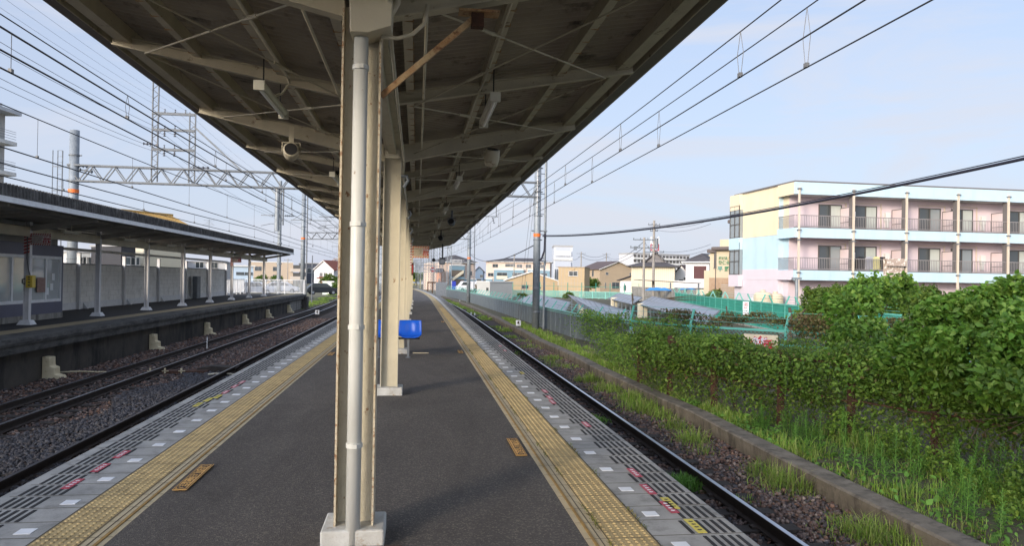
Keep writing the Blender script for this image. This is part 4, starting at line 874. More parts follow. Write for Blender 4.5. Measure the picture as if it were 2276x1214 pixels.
def roofm(par, kind, w, d, z, rise, mat, over=.35, wall=None, trim=None, th=.14):
    b = MB(); o = over
    if kind == 'gablef':    # gable faces the viewer
        s = rise/(w/2)
        for sg in (0, 1):
            x0 = -o if sg == 0 else w+o; zz = z-o*s
            b.prism([(x0,zz), (w/2,z+rise), (w/2,z+rise+th), (x0,zz+th)], 'y', -o, d+o)
        if wall: MB().prism([(0,z), (w,z), (w/2,z+rise)], 'y', 0, d).build('gable_wall', wall, par)
        if trim:
            q = MB(); q.beam((-o,-o-.03,z-o*s), (w/2,-o-.03,z+rise), .05, .16); q.beam((w/2,-o-.03,z+rise), (w+o,-o-.03,z-o*s), .05, .16); q.build('verge_board', trim, par)
    elif kind == 'gables':
        s = rise/(d/2)
        for sg in (0, 1):
            y0 = -o if sg == 0 else d+o
            b.prism([(y0,z-o*s), (d/2,z+rise), (d/2,z+rise+th), (y0,z-o*s+th)], 'x', -o, w+o)
        if wall: MB().prism([(0,z), (d,z), (d/2,z+rise)], 'x', 0, w).build('gable_wall', wall, par)
        if trim: MB().box(-o, w+o, -o-.06, -o, z-o*s-.1, z-o*s+th).build('gutter', trim, par)
    elif kind == 'hip':
        r = min(w, d)/2; xa, xb = (r, w-r) if w > d else (w/2, w/2); ya, yb = (d/2, d/2) if w > d else (r, d-r)
        b.add([(-o,-o,z), (w+o,-o,z), (w+o,d+o,z), (-o,d+o,z), (xa,ya,z+rise), (xb,ya,z+rise), (xb,yb,z+rise), (xa,yb,z+rise)], [(3,2,1,0), (0,1,5,4), (1,2,6,5), (2,3,7,6), (3,0,4,7), (4,5,6,7)])
        if trim: q = MB(); q.box(-o, w+o, -o-.05, -o, z-.14, z+.02); q.box(-o-.05, -o, -o, d+o, z-.14, z+.02); q.build('gutter', trim, par)
    else:
        b.box(-o, w+o, -o, d+o, z, z+rise)
    return b.build('roof', mat, par)
def house(label, a, b, d, ez, wall, rk='gablef', rise=1.5, rmat=None, wins=(), swins=(), name='house', cat='house', over=.35, trim=None, base=None, seams=0, mull=1, z0_=GZ):
    A, w, rz = frame2(a, b); t = thing(name, label, cat, (A.x, A.y, 0), rz)
    MB().box(0, w, 0, d, z0_, ez).build('wall', wall, t)
    roofm(t, rk, w, d, ez, rise, rmat or m_dkroof, over, wall if rk.startswith('g') else None, trim)
    if base: MB().box(-.02, w+.02, -.02, d, z0_, base[0]).build('base_course', base[1], t)
    if seams:
        k = MB()
        for i in range(1, seams): k.box(w*i/seams-.02, w*i/seams+.02, -.012, 0, z0_+.3, ez-.05)
        k.box(0, w, -.014, 0, z0_+2.4, z0_+2.44); k.build('panel_seam', m_fr, t)
    for W_ in wins: window(t, W_[0]*w, W_[1], W_[2], W_[3], fr=W_[4] if len(W_) > 4 else None, mull=mull)
    for W_ in swins: window(t, W_[0]*d, W_[1], W_[2], W_[3], side='s', fr=W_[4] if len(W_) > 4 else None, mull=0)
    return t, w
tan = cm('tan cladding', (.40,.30,.18)); tan2 = cm('tan siding', (.36,.28,.19)); crm = cm('cream siding', (.62,.56,.42)); peach = cm('peach render', (.55,.44,.37)); bluw = cm('dusty blue render', (.17,.27,.33)); wht = cm('white render', (.62,.62,.62))
pw = cm('pale trim', (.6,.6,.58))
# --- blue and pink care home
lb = cm('light blue render', (.45,.60,.68), .94, dirt=(.38,.5,.56), dlo=.5, dhi=.75, ds=1.2, dst=(1,1,.2)); crw = cm('soft yellow render', (.70,.60,.42), .95, dirt=(.6,.52,.36), dlo=.5, dhi=.75, ds=1.2, dst=(1,1,.2)); pk = cm('pale pink render', (.60,.53,.57), .96); pkb = cm('balcony pink', (.60,.50,.53), .96); steel = cm('dark trim', (.14,.13,.13)); beam_c = cm('cream column', (.58,.50,.40))
A_, w_, rz_ = frame2((1765,48.0), (2276,51.0))
ch = thing('care_home', 'three storey care home in pastel blue, cream and pink with long balconies', 'building', (A_.x, A_.y, 0), rz_)
LB = 34.0; D0 = 1.45; DB = 8.6
z_of = lambda y, d=48.0, yh=629.5: H+(yh-y)*d/1600
T, T1 = z_of(403), z_of(430); a1, a2 = z_of(505), z_of(527); b1_, b2_ = z_of(600), z_of(622)
e1 = z_of(520, 50); e2 = z_of(607, 50)
MB().box(.45, LB, D0, DB, GZ, e2).build('wall_ground', pk, ch); MB().box(.45, LB, D0, DB, e2, e1).build('wall_middle', lb, ch); MB().box(.45, LB, D0, DB, e1, T-.02).build('wall_top', crw, ch)
MB().box(.0, LB, 0, DB+.01, T, T+.1).build('roof', steel, ch)
for i, (zb, zt) in enumerate(((T1, T-.003), (a2, a1), (b2_, b1_))):
    MB().box(0, LB, 0, .12, zb, zt).build('balcony_band', lb, ch); MB().box(0, .12, .12, 2.2 if i else 2.2, zb, zt).build('band_return', (crw, lb, pk)[i], ch)
    MB().box(.12, LB, .12, D0, zb+.02, zb+.16).build('balcony_slab', pw if i == 0 else pkb, ch)
    if i: MB().box(.0, LB, -.01, .14, zt, zt+.06).build('coping', steel, ch); MB().box(.12, .455, 2.0, DB, zb, zt).build('side_band', (lb, lb, pk)[i], ch) if 0 else None
    MB().box(.45, LB, D0-.03, D0, zb+.16 if i else zb-.0, zt if i else zt-.3).build('back_band', pkb, ch)
for (zb, zt) in ((a2, T1), (b2_, a2), (GZ, b2_)): MB().box(.45, LB, D0-.02, D0+.0, zb+.0, zt).build('balcony_wall', pkb, ch)
MB().box(.12, .45, 2.2, DB, b2_, T-.004).build('end_wall_skin', lb, ch); MB().box(.10, .12, 2.2, DB, a1-.35, T-.004).build('end_wall_top', crw, ch); MB().box(.10, .12, 2.2, DB, b2_, b1_+.1).build('end_wall_low', pk, ch)
MB().box(.12, .45, 2.2, DB, GZ, b2_).build('end_wall_ground', pk, ch)
MB().box(.10, .45, 1.45, 2.2, a1+.05, T1).build('pier', crw, ch) if 0 else None
UN = 4.02; m_rlg = cm('bronze railing', (.22,.20,.195), rough=.5)
for i in range(9):
    x = .28+i*UN; c = MB().box(x-.05, x+.05, -.11, .02, GZ, T-.35).build('column', beam_c, ch); q = MB()
    for z in (T-.5, a1-.2, a2-.2, b1_-.2): q.box(x-.13, x+.13, -.16, .03, z, z+.08)
    q.build('bracket', m_galvd, c)
    for (zf, hh) in ((a1, T1), (b1_, a2)):
        if i:
            MB().box(x-.03, x+.03, .05, .42, zf-.3, hh-.001).build('partition', steel, ch); f = MB(); f.box(x-.012, x+.012, .42, D0-.03, zf-.3, zf+1.5); f.build('partition_board', cm('board pink', (.62,.52,.53)), ch)
            q = MB(); q.box(x-.03, x+.03, .42, D0-.03, zf+1.5, zf+1.55); q.box(x-.022, x+.022, .42, D0-.03, zf+.5, zf+.54); q.box(x-.03, x+.03, D0-.08, D0-.03, zf-.3, zf+1.5); q.build('partition_frame', steel, ch)
        if i < 8:
            zb = zf-.42; ww = 1.75; u0_ = x+(2.35 if i == 0 else 1.05 if i == 1 else 2.1 if i == 2 else .7 if i == 3 else 1.4)
            u0_ -= .0; v = D0-.02; F2 = MB(); hh2 = 2.2
            F2.box(u0_, u0_+ww, v-.07, v-.003, zb+hh2-.08, zb+hh2); F2.box(u0_, u0_+.07, v-.07, v-.003, zb, zb+hh2-.08); F2.box(u0_+ww-.07, u0_+ww, v-.07, v-.003, zb, zb+hh2-.08); F2.box(u0_+ww/2-.04, u0_+ww/2+.04, v-.07, v-.003, zb, zb+hh2-.08)
            o = F2.build('sliding_window', m_frd, ch); MB().box(u0_+.07, u0_+ww/2-.04, v-.04, v-.004, zb, zb+hh2-.08).build('pane', m_glass, o)
            cu = MB(); n_ = 14; pts = [(u0_+ww/2+.04+(ww/2-.11)*k/n_, v-.05+.012*(k % 2)) for k in range(n_+1)]
            cu.prism(pts+[(u0_+ww-.07, v-.006), (u0_+ww/2+.04, v-.006)], 'z', zb, zb+hh2-.08).build('curtain', cm('curtain', (.42,.45,.42)), o) if (i+(zf > 4)) % 3 else MB().box(u0_+ww/2+.04, u0_+ww-.07, v-.04, v-.004, zb, zb+hh2-.08).build('pane', m_glassl, o)
            q = MB(); q.box(u0_-.1, u0_+ww+.35, v-.12, v-.06, zb+hh2+.12, zb+hh2+.16); q.box(u0_+ww+.28, u0_+ww+.33, v-.1, v-.05, zb, zb+hh2+.12); q.build('downpipe', beam_c, ch)
            hx = u0_+ww+.55; q = MB(); q.box(hx, hx+.38, v-.25, v-.005, zb+1.15, zb+1.75); q.box(hx+.1, hx+.3, v-.2, v-.01, zb+.7, zb+1.15); q.build('water_heater', pw, ch)
            ax = u0_+ww+.7; o = MB().box(ax, ax+.75, .35, .62, zb, zb+.5).build('air_conditioner', pw, ch, bevel=.02); MB().tube([(ax+.3,.35,zb+.26), (ax+.3,.34,zb+.26)], .19, 14).build('fan_grille', m_black, o)
    MB()
for (zf) in (a1+.06, b1_+.06):
    r = MB(); r.beam((.1,.05,zf+.78), (LB,.05,zf+.78), .05, .05); r.beam((.1,.05,zf+.06), (LB,.05,zf+.06), .04, .04); r.beam((.06,.1,zf+.78), (.06,2.15,zf+.78), .05, .05)
    ra = r.build('railing', m_rlg, ch); k = MB(); x = .12
    while x < LB: k.beam((x,.05,zf+.06), (x,.05,zf+.78), .022, .022); x += .125
    y = .2
    while y < 2.1: k.beam((.06,y,zf+.0), (.06,y,zf+.78), .022, .022); y += .125
    tag(k.build('baluster', m_rlg, ra), kind='stuff')
# stair bay on the far corner of the end wall
for zf, nm in ((a1-.3, 0), (b1_-.3, 1)):
    MB().box(-.25, .10, DB-1.3, DB+.3, zf-.9, zf).build('bay_panel', (lb, pk)[nm], ch)
    o = MB(); 
    for y in (DB-1.3, DB-.55, DB+.2): o.box(-.22, -.16, y, y+.08, zf, zf+2.5)
    for z in (zf, zf+1.0, zf+1.8, zf+2.42): o.box(-.22, -.16, DB-1.3, DB+.28, z, z+.07)
    w = o.build('bay_window', m_frd, ch); MB().box(-.18, .10, DB-1.28, DB+.26, zf, zf+2.48).build('pane', m_glassl, w)
MB().box(-.22, .1, DB-1.3, DB+.28, T-1.2, T-.01).build('bay_panel', crw, ch)
for (u_, c_) in ((5.15, m_black), (5.75, cm('grey cloth', (.35,.35,.38))), (6.35, cm('yellow cloth', (.6,.55,.25))), (6.8, m_black)):
    o = MB().prism([(-.28,-.62), (.28,-.62), (.25,.1), (.14,.28), (-.14,.28), (-.25,.1)], 'y', -.07, .07).build('laundry', c_, bevel=.02); o.parent = None; v_ = Matrix.Rotation(rz_, 3, 'Z') @ Vector((u_, .35, 0)); o.location = (A_.x+v_.x, A_.y+v_.y, b1_+.75); o.rotation_euler.z = rz_
    tag(o, {5.15: 'black garment drying on the middle floor balcony rail, leftmost', 5.75: 'grey garment drying on the lower care home balcony', 6.35: 'yellow striped garment drying on the lower care home balcony', 6.8: 'black garment next to the patterned blanket on the balcony'}[u_], 'laundry')
m_blk = M('patterned blanket', (.36,.28,.23), (.62,.58,.52), 5.5, .9, lo=.53, hi=.56)
v_ = Matrix.Rotation(rz_, 3, 'Z') @ Vector((7.35, -.06, 0)); o = MB().prism([(0,-1.25), (.08,.95), (.05,1.02), (-.3,1.0), (-.3,.5), (-.26,.5), (-.24,.9), (-.02,.93), (-.06,-1.25)], 'x', -.78, .78).build('blanket', m_blk); o.location = (A_.x+v_.x, A_.y+v_.y, b1_-.1); o.rotation_euler.z = rz_; o.scale = (.95, 1, 1)
tag(o, 'tan and white patterned blanket hung over the balcony rail', 'blanket')
# tank, light pole, lower sheds beside the care home
t = thing('water_tank', 'round cream plastic water tanks beside the care home', 'tank', pd(1706,690,49.5)); p = t.location
t.location.z = GZ
for x, r, h in ((-.35, .62, 2.45), (.55, .55, 2.35)):
    b = MB().tube([(x,0,0), (x,0,h-.2), (x,0,h-.05), (x,0,h)], [r, r, r*.75, r*.2], 20); 
    for k in range(1, 6): b.tube([(x,0,k*.4-.03), (x,0,k*.4), (x,0,k*.4+.03)], [r, r*1.05, r], 20, False)
    o = b.build('tank', cm('tank cream', (.60,.50,.36)), t); MB().cyl(x, 0, h-.03, h+.12, .16, n=12).build('lid', cm('tank cream', (.6,.5,.36)), o)
o = thing('white_tank', 'low white dome left of the cream tanks', 'tank', pd(1676,690,51)); o.location.z = GZ; MB().tube([(0,0,0), (0,0,1.5), (0,0,1.9), (0,0,2.05)], [.6,.6,.4,.05], 16).build('tank', pw, o, smooth=True); MB().cyl(0, 0, 2.0, 2.15, .1, n=10).build('lid', pw, o)
t = thing('light_pole', 'grey lamp pole in front of the corner of the care home', 'pole', pd(1770,690,44)); t.location.z = GZ; MB().cyl(0, 0, 0, 3.3, .09, n=10).build('pole', m_galv, t); MB().box(-.28, .28, -.1, .1, 3.3, 3.42).build('lamp_head', m_galv, t); MB().tube([(0,0,3.0), (-.2,0,3.25), (-.35,0,3.3)], .03, 6).build('arm', m_galv, t)
# --- beige building with green lettering
br = M('brown brick', (.30,.20,.13), (.36,.26,.18), 3, .9, dirt=(.5,.42,.3), dlo=.62, dhi=.66, ds=14, dst=(1,1,3)); bg_ = cm('beige panel', (.50,.43,.31)); brn = cm('brown roof trim', (.11,.09,.085))
A, w, rz = frame2((1592,64.8), (1640,63.6)); t = thing('care_office', 'beige building with brick base, brown eaves and green lettering', 'building', (A.x, A.y, 0), rz)
zz = lambda y, d=64.5: H+(626.5-y)*d/1600
MB().box(0, w+1, 0, 8, zz(617), zz(556)).build('wall', bg_, t); MB().box(-.02, w+1, -.03, 8, GZ, zz(617)).build('brick_base', br, t)
MB().box(-.35, w+.6, -.5, 8.2, zz(556), zz(548)).build('eave', brn, t, bevel=.1); MB().box(.9, w+1, 1.2, 7, zz(548), zz(494)).build('upper_wall', bg_, t); MB().box(.6, w+1.2, .9, 7.3, zz(494), zz(486)).build('upper_eave', brn, t, bevel=.08)
MB().box(-1.9, 0, 1.8, 8, GZ, zz(600)).build('side_wall', bg_, t); MB().box(-1.1, -.02, 1.2, 8, GZ, zz(560)).build('stair_tower', bg_, t); MB().box(-1.3, -.1, .9, 8, zz(560), zz(552)).build('eave', brn, t, bevel=.06); MB().box(-.1, .85, 1.0, 7, zz(548), zz(530)).build('parapet', bg_, t)
MB().box(-1.12, -.03, 1.1, 8, GZ, zz(617)).build('brick_base', br, t)
window(t, 1.45, zz(535), .6, 1.6, v=1.2, fr=m_frd, mull=0); window(t, -.7, zz(595), .3, 1.6, v=1.2, fr=m_frd, mull=0)
MB().cyl(-.05, -.06, GZ, zz(560), .04, n=6).build('downpipe', brn, t)
m_sg = M('sign green', (.01,.16,.07), rough=.5); m_sgt = M('sign teal', (.0,.22,.2), rough=.5)
for s, u_, y_, sz in (('医療法人', .75, 574, .30), ('敬仁会', .72, 584, .40)): text(s, m_sg, t, (u_, -.03, zz(y_)), (R90,0,0), sz, ext=.01, bold=.008, squash=.9)
text('平', m_sgt, t, (.35, -.03, zz(598)), (R90,0,0), .5, ext=.01, bold=.01); text('野', m_sg, t, (1.0, -.03, zz(598)), (R90,0,0), .5, ext=.01, bold=.01)
em = MB().tube([(1.45,-.08,zz(576)), (1.45,-.0,zz(576))], .36, 20).build('emblem', cm('emblem rim', (.35,.27,.12)), t); MB().tube([(1.45,-.1,zz(576)), (1.45,-.081,zz(576))], .28, 20).build('emblem_disc', cm('emblem disc', (.7,.68,.55)), em)
lv = MB(); 
for i in range(6): lv.box(.5, 2.1, -.08, -.035, zz(657)+i*.19, zz(657)+i*.19+.06)
lv.build('louvre_screen', m_fr, t)
# --- other houses on the right
DK = m_frd
t, w = house('white house with dark roof and brown shuttered balcony beside the beige building', (1524,104), (1576,102), 7, H+(626-582)*104/1600, wht, 'hip', 1.3, wins=(), over=.5, trim=pw)
MB().box(.35*w, .88*w, -.06, 0, 2.1, 3.9).build('shutter', cm('maroon shutter', (.09,.035,.035)), t); MB().box(-1.2, w+.1, -1.5, -.2, .75, 1.75).build('balcony', pw, t, bevel=.03); MB().box(-.4, w+.1, -1.4, 0, GZ, .6).build('garage', crm, t); MB().box(.3, w-.6, -1.43, -1.4, GZ, .4).build('garage_door', cm('garage door', (.55,.5,.38)), t)
MB().box(w*.55, w+1.5, 3, 9, 4.8, 5.6).build('rear_block', crm, t); roof_ = MB().prism([(-.5,4.5), (w+.5,5.9), (w+.5,6.0), (-.5,4.6)], 'y', 4, 9).build('rear_roof', pw, t)
house('small white house with brown roof between the tiled house and the balcony house', (1501,145), (1530,143), 6, 3.4, wht, 'gablef', 1.5, cm('brown roof', (.07,.05,.05)), wins=((.3,.9,.5,1.2), (.45,.9,.5,1.2), (.65,2.0,1.2,.5)), over=.4)
t, w = house('cream house with traditional dark tiled roof behind the concrete wall', (1403,140), (1499,138), 9, H+(625-592)*139/1600, crm, 'hip', 1.55, m_dkroof, over=.9, seams=22, trim=m_dkroof)
zr_ = H+(625-562)*139/1600
MB().prism([(w*.28,4.95), (w*.82,4.95), (w*.55,zr_)], 'y', 1.8, 7).build('upper_gable', cm('grey gable', (.16,.15,.15)), t)
rf = MB(); rf.beam((w*.2,.6+4,4.75), (w*.55,.6+4,zr_+.15), 6.5, .2); rf.beam((w*.9,.6+4,4.75), (w*.55,.6+4,zr_+.15), 6.5, .2); rf.build('gable_roof', m_dkroof, t); MB().beam((w*.55,1.2,zr_+.2), (w*.55,8,zr_+.2), .5, .4).build('ridge_tile', m_dkroof, t)
MB().box(-2.2, 0, .5, 6, GZ, 1.6).build('annex_wall', wht, t); MB().prism([(-2.8,1.6), (.0,2.6), (.0,2.75), (-2.8,1.75)], 'y', -.2, 6.4).build('annex_roof', m_dkroof, t); window(t, -1.5, -.3, .5, 1.1, v=.5, mull=0)
t, w = house('tan two storey house with brown gabled roof', (1333,180), (1411,184), 10, H+(624-596)*180/1600-.3, tan2, 'gablef', 1.95, cm('brown slate', (.10,.075,.075)), wins=((.16,3.0,.8,.7), (.84,3.0,.8,.7), (.14,-.4,.4,1.5), (.34,-.4,2.2,1.6)), swins=((.3,2.6,.9,1.6), (.7,2.6,.9,1.6), (.5,-.6,.4,1.6)), over=.5, trim=pw)
t, w = house('tan warehouse with low white edged gable', (1122,134), (1240,134), 12, H+(621-624)*134/1600, tan, 'gablef', 1.62, pw, over=.25, trim=pw, seams=1, wins=((.32,-.15,1.3,.75), ))
t2_, w2 = house('square tan block with vertical panel seams and one window', (1241,131), (1299,130), 9, H+(622-593)*130.5/1600-.12, tan, 'flat', .12, cm('flat roof', (.3,.25,.2)), over=.12, seams=8, wins=((.4,2.35,1.6,.9,pw),)); MB().box(w2*.5, w2*.62, -.15, 0, 3.4, 3.75).build('vent_hood', tan, t2_)
AP = (.0,.0)
def apt(label, a, b, d, ez, wall, lower, rise, cols, floors, fl=2.85, zb=GZ, blocks=()):
    t, w = house(label, a, b, d, ez, wall, 'hip', rise, m_dkroof, name='apartment_building', cat='building', over=.7, trim=pw)
    for (u0_, u1_, z1_, dep) in blocks:
        MB().box(u0_*w, u1_*w, -dep, 0, zb, z1_).build('projecting_bay', lower, t); MB().box(u0_*w-.1, u1_*w+.1, -dep-.1, 0, z1_, z1_+.25).build('bay_coping', pw, t)
    for f in range(floors):
        for c in cols[f % len(cols)]:
            v = 0.0
            for (u0_, u1_, z1_, dep) in blocks:
                if u0_ <= c[0] <= u1_ and zb+f*fl+1 < z1_: v = -dep
            if c[1] > 0: window(t, c[0]*w, zb+f*fl+(.9 if c[1] < 3 else .25), c[1], 1.1 if c[1] < 3 else 1.9, v=v, mull=1)
            if c[1] >= 3: MB().box(c[0]*w-.1, c[0]*w+c[1]+.1, v-.2, v-.05, zb+f*fl+.1, zb+f*fl+1.1).build('balcony_front', crm, t)
    return t, w
apt('peach and dusty blue three storey apartment block with dark roof', (1080,228), (1222,226), 12, 7.1, peach, bluw, 1.3, [[(.03,1.4), (.18,3.2), (.42,3.2), (.62,1.4), (.8,3.2)], [(.03,1.8), (.18,3.2), (.42,3.2), (.62,1.4), (.8,3.2)], [(.1,1.8), (.3,3.2), (.48,1.8), (.62,1.8), (.78,2.8)]], 3, blocks=((0,.1,1.4,.4), (.13,.60,4.4,1.0), (.66,1.0,4.4,.7)))
t, w = apt('peach and blue apartment house with outside stair past the platform end', (998,178), (1056,182), 10, 5.6, peach, bluw, 1.9, [[(.62,.8)], [(.8,.6)], [(.8,.6)]], 3, blocks=((.0,.5,4.7,1.2), (.5,1.0,1.3,.25)))
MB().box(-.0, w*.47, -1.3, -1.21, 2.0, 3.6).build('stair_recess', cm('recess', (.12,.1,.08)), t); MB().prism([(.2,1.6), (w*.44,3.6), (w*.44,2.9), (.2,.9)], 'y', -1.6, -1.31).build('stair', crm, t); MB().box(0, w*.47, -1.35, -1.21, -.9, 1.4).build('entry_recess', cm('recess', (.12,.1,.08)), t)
q = MB()
for i in range(9): q.beam((w*.05*i,-1.2,4.9), (w*.05*i,-.6,6.3), .08, .08)
q.box(0, w*.48, -1.3, -1.2, 6.0, 6.1); q.build('roof_terrace_rail', pw, t)
MB().box(-2.6, 0, .5, 9, GZ, 5.3).build('pink_wing', cm('pink wing', (.58,.45,.36)), t)
house('salmon house wall beside the apartment stair', (969,172), (979,172), 7, 3.0, cm('salmon render', (.55,.28,.18)), 'gables', .8, wins=((.5,.5,.4,.9),))
house('pale blue house past the platform end', (958,190), (971,190), 8, 3.4, cm('pale blue house render', (.35,.52,.6)), 'gables', 1.0, wins=((.5,1.0,.7,1.1), (.15,1.0,.5,1.1)))
house('blue grey house behind the distant banded pole', (1054,205), (1074,205), 8, 3.6, cm('slate blue render', (.14,.2,.28)), 'gablef', 1.3, wins=((.3,.5,1.2,1.0), (.65,1.9,.8,.8)))
t, w = house('low pale grey cabin behind the right fence', (1060,112), (1089,110), 5, H+(621-629)*111/1600, cm('cabin grey', (.42,.42,.40)), 'flat', .15, pw, over=.1, wins=((.75,-.2,.45,.45,DK),), name='cabin', cat='cabin')
def flats(label, a, b, d, ez, wall, nf, nc, dark, fl, z0_=-1.4, rt=None, kind='flat'):
    t, w = house(label, a, b, d, ez, wall, kind, .8 if kind == 'flat' else 1.6, rt or cm('flat roof grey', (.3,.3,.3)), name='apartment_block', cat='building', over=.2)
    for f in range(nf):
        MB().box(0, w, -.9, 0, ez-(f+1)*fl, ez-(f+1)*fl+1.0).build('balcony_row', pw, t)
        b_ = MB()
        for c in range(nc): b_.box(w*(c+.12)/nc, w*(c+.88)/nc, -.02, -.0, ez-(f+1)*fl+1.02, ez-f*fl-.35)
        b_.build('window', dark, t)
    return t, w
flats('long pale apartment block far behind the tiled house roof', (1407,420), (1532,440), 14, H+(625-566)*425/1600, cm('pale flats', (.5,.5,.52)), 5, 16, m_frd, 2.9)
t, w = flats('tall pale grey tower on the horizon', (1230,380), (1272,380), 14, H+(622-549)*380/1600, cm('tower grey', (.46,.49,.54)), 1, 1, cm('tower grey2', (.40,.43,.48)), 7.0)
for z, h_, c_ in ((14.2,2.6,cm('tower white', (.62,.64,.68))), (8.5,2.8,cm('tower band', (.38,.41,.47)))): MB().box(.8, w-.8, -1.0, -.91, z, z+h_).build('facade_band', c_, t)
b_ = MB()
for i in range(9): b_.box(.6+i*(w-1)/9, .6+(i+.6)*(w-1)/9, -1.02, -.95, 1.5, 7.2)
b_.build('window_strip', m_glass, t); b_ = MB()
for i in range(6): b_.box(1.4+i*(w-2)/6, 1.5+i*(w-2)/6, -1.05, -1.01, 14.5, 16.5)
b_.build('window_slit', m_glass, t)
# --- left side
m_bal = cm('balcony panel', (.5,.44,.38))
t, w = house('beige apartment block beyond the white railing', (556,266), (651,271), 14, H+(608-580)*268/1600, cm('beige flats', (.46,.37,.28)), 'flat', .3, pw, name='apartment_building', cat='building', over=.1, wins=((.52,3.2,2.4,1.6), (.52,.2,2.4,1.6), (.1,3.2,2.4,1.6)))
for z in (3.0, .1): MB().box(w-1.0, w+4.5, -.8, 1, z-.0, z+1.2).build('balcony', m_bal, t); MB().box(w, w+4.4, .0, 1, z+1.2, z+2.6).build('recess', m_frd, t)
t, w = house('dark slate apartment block beside the beige one', (668,278), (722,281), 12, 6.3, cm('slate render', (.055,.065,.09)), 'flat', .35, cm('flat roof grey', (.3,.3,.3)), name='apartment_building', cat='building', wins=((.1,2.8,3,1.8,pw), (.5,2.8,3,1.8,pw), (.55,-.2,3,1.5,pw)))
redr = cm('red brown roof tiles', (.22,.07,.045))
t, w = house('white house with red roof and small windows past the far platform', (698,188), (741,186), 9, 3.35, wht, 'gablef', 2.3, redr, over=.4, trim=pw, wins=((.28,1.3,1.0,1.2), (.5,1.3,1.0,1.2), (.78,1.3,.9,1.2)))
MB().box(w*.38, w*.62, -.5, -.02, GZ, .6).build('brick_porch', cm('porch brick', (.28,.1,.05)), t); MB().prism([(-1.8,.9), (0,1.4), (0,1.5), (-1.8,1.0)], 'x', w*.3, w*.9).build('porch_roof', redr, t)
house('larger white house with red roof behind the first', (718,200), (775,202), 10, 4.0, wht, 'gablef', 2.6, redr, over=.4, trim=pw, wins=((.2,2.2,1.0,1.2), (.6,1.3,1.0,1.2), (.75,1.3,.8,1.2)))
t, w = house('pale green garage block near the left track', (717,117), (758,116), 6, H+(610-623)*117/1600, cm('pale garage', (.5,.55,.5)), 'flat', .12, pw, name='garage', cat='garage', over=.1); MB().box(w*.3, w*.8, -.06, 0, GZ, -.2).build('shutter', pw, t); MB().box(w*.25, w*.85, -.8, 0, -.1, 0).build('awning', m_galvd, t)
house('light blue building behind the white railing', (508,153), (563,155), 10, H+(606-588)*153/1600, cm('pale sky render', (.42,.52,.62)), 'flat', .3, pw, wins=((.3,1.6,1.6,.6,DK), (.65,1.6,1.6,.6,DK)), name='building', cat='building')
# tower block at the left edge
A = pd(-250,620,65); B = pd(-66,620,65); A.z = B.z = 0; d_ = B-A; rz = math.atan2(d_.y, d_.x); t = thing('high_rise', 'grey high rise with corner balconies at the left edge', 'building', (A.x, A.y, 0), rz); w = d_.length
top = H+(601-232)*65/1600; MB().box(0, w, 0, 4, GZ, top).build('wall', cm('highrise wall', (.40,.39,.37)), t); MB().box(-.5, w+1.25, -.8, 4.5, top, top+.35).build('roof', cm('highrise roof', (.5,.52,.55)), t); MB().box(0, w-.3, .5, 4, top+.35, top+1.1).build('roof_parapet', pw, t)
for yb in (306, 378, 450, 522):
    z = H+(601-yb)*65/1600; MB().box(w-2, w+1.2, -.9, 4, z, z+.35).build('balcony_slab', pw, t); k = MB()
    for h_ in (.35, .6, .85, 1.1, 1.3): k.beam((w-1.9,-.85,z+h_), (w+1.15,-.85,z+h_), .03, .03); k.beam((w+1.15,-.85,z+h_), (w+1.15,3.9,z+h_), .03, .03)
    for x in (w+1.15, w+.5, w-.2): k.beam((x,-.85,z+.35), (x,-.85,z+1.35), .05, .05)
    k.build('balcony_rail', m_galvd, t)
# yellow tiled roof and small blocks behind the block wall
m_ytile = M('yellow glazed tile', (.42,.27,.08), (.33,.2,.06), 3, .5)
A, w, rz = frame2((318,64), (412,68)); t = thing('house', 'house with yellow tiled roof rising behind the far canopy', 'house', (A.x, A.y, 0), rz)
zt = H+(606-496)*66/1600; MB().box(0, w, 0, 6, GZ, zt-.2).build('wall', crm, t); rf = MB().prism([(-.6,zt-.3), (2.4,zt+.85), (2.4,zt+1.0), (-.6,zt-.15)], 'x', -.4, w+.3); rf.prism([(5.4,zt-.3), (2.4,zt+.85), (2.4,zt+1.0), (5.4,zt-.15)], 'x', -.4, w+.3); rf.build('roof', m_ytile, t)
k = MB(); x = -.4
while x < w+.3: k.tube([(x,-.6,zt-.12), (x,2.4,zt+1.03)], .06, 5); x += .26
k.tube([(-.5,2.4,zt+1.1), (w+.4,2.4,zt+1.1)], .12, 6); tag(k.build('roof_tile', m_ytile, t), kind='stuff')
for i, (pa, pb, d_, y_, c_, lab) in enumerate(((150,200,62,560,(.5,.5,.48),'white wall seen above the block wall, leftmost'), (205,262,70,566,(.45,.45,.5),'pale house wall above the block wall'), (268,300,60,545,(.03,.03,.035),'dark block above the block wall'), (300,345,66,558,(.42,.38,.32),'beige building above the block wall'), (350,402,75,572,(.2,.13,.13),'maroon wall above the block wall'), (405,500,80,578,(.5,.5,.5),'white building above the block wall near its end'))):
    house(lab, (pa,d_), (pb,d_+1), 5, H+(604-y_)*d_/1600, cm('lb%d' % i, c_), 'flat', .15, cm('flat roof grey', (.3,.3,.3)), over=.1, wins=((.3,2.3,.9,.7,pw), (.65,2.3,.8,.7)), name='building', cat='building')
def antenna(label, px, py, d, zb):
    p = pd(px, py, d); t = thing('tv_antenna', label, 'antenna', (p.x, p.y, zb)); h = p.z-zb; MB().cyl(0, 0, 0, h, .02, n=5).build('mast', m_galvd, t); b = MB()
    for k in range(5): b.beam((-.4+k*.2,-.25,h-.1), (-.4+k*.2,.25,h-.05), .02, .02); b.beam((-.5+k*.1,-.1,h-.5+k*.1), (.5-k*.1,-.1,h-.5+k*.1), .02, .02)
    b.build('elements', m_galvd, t)
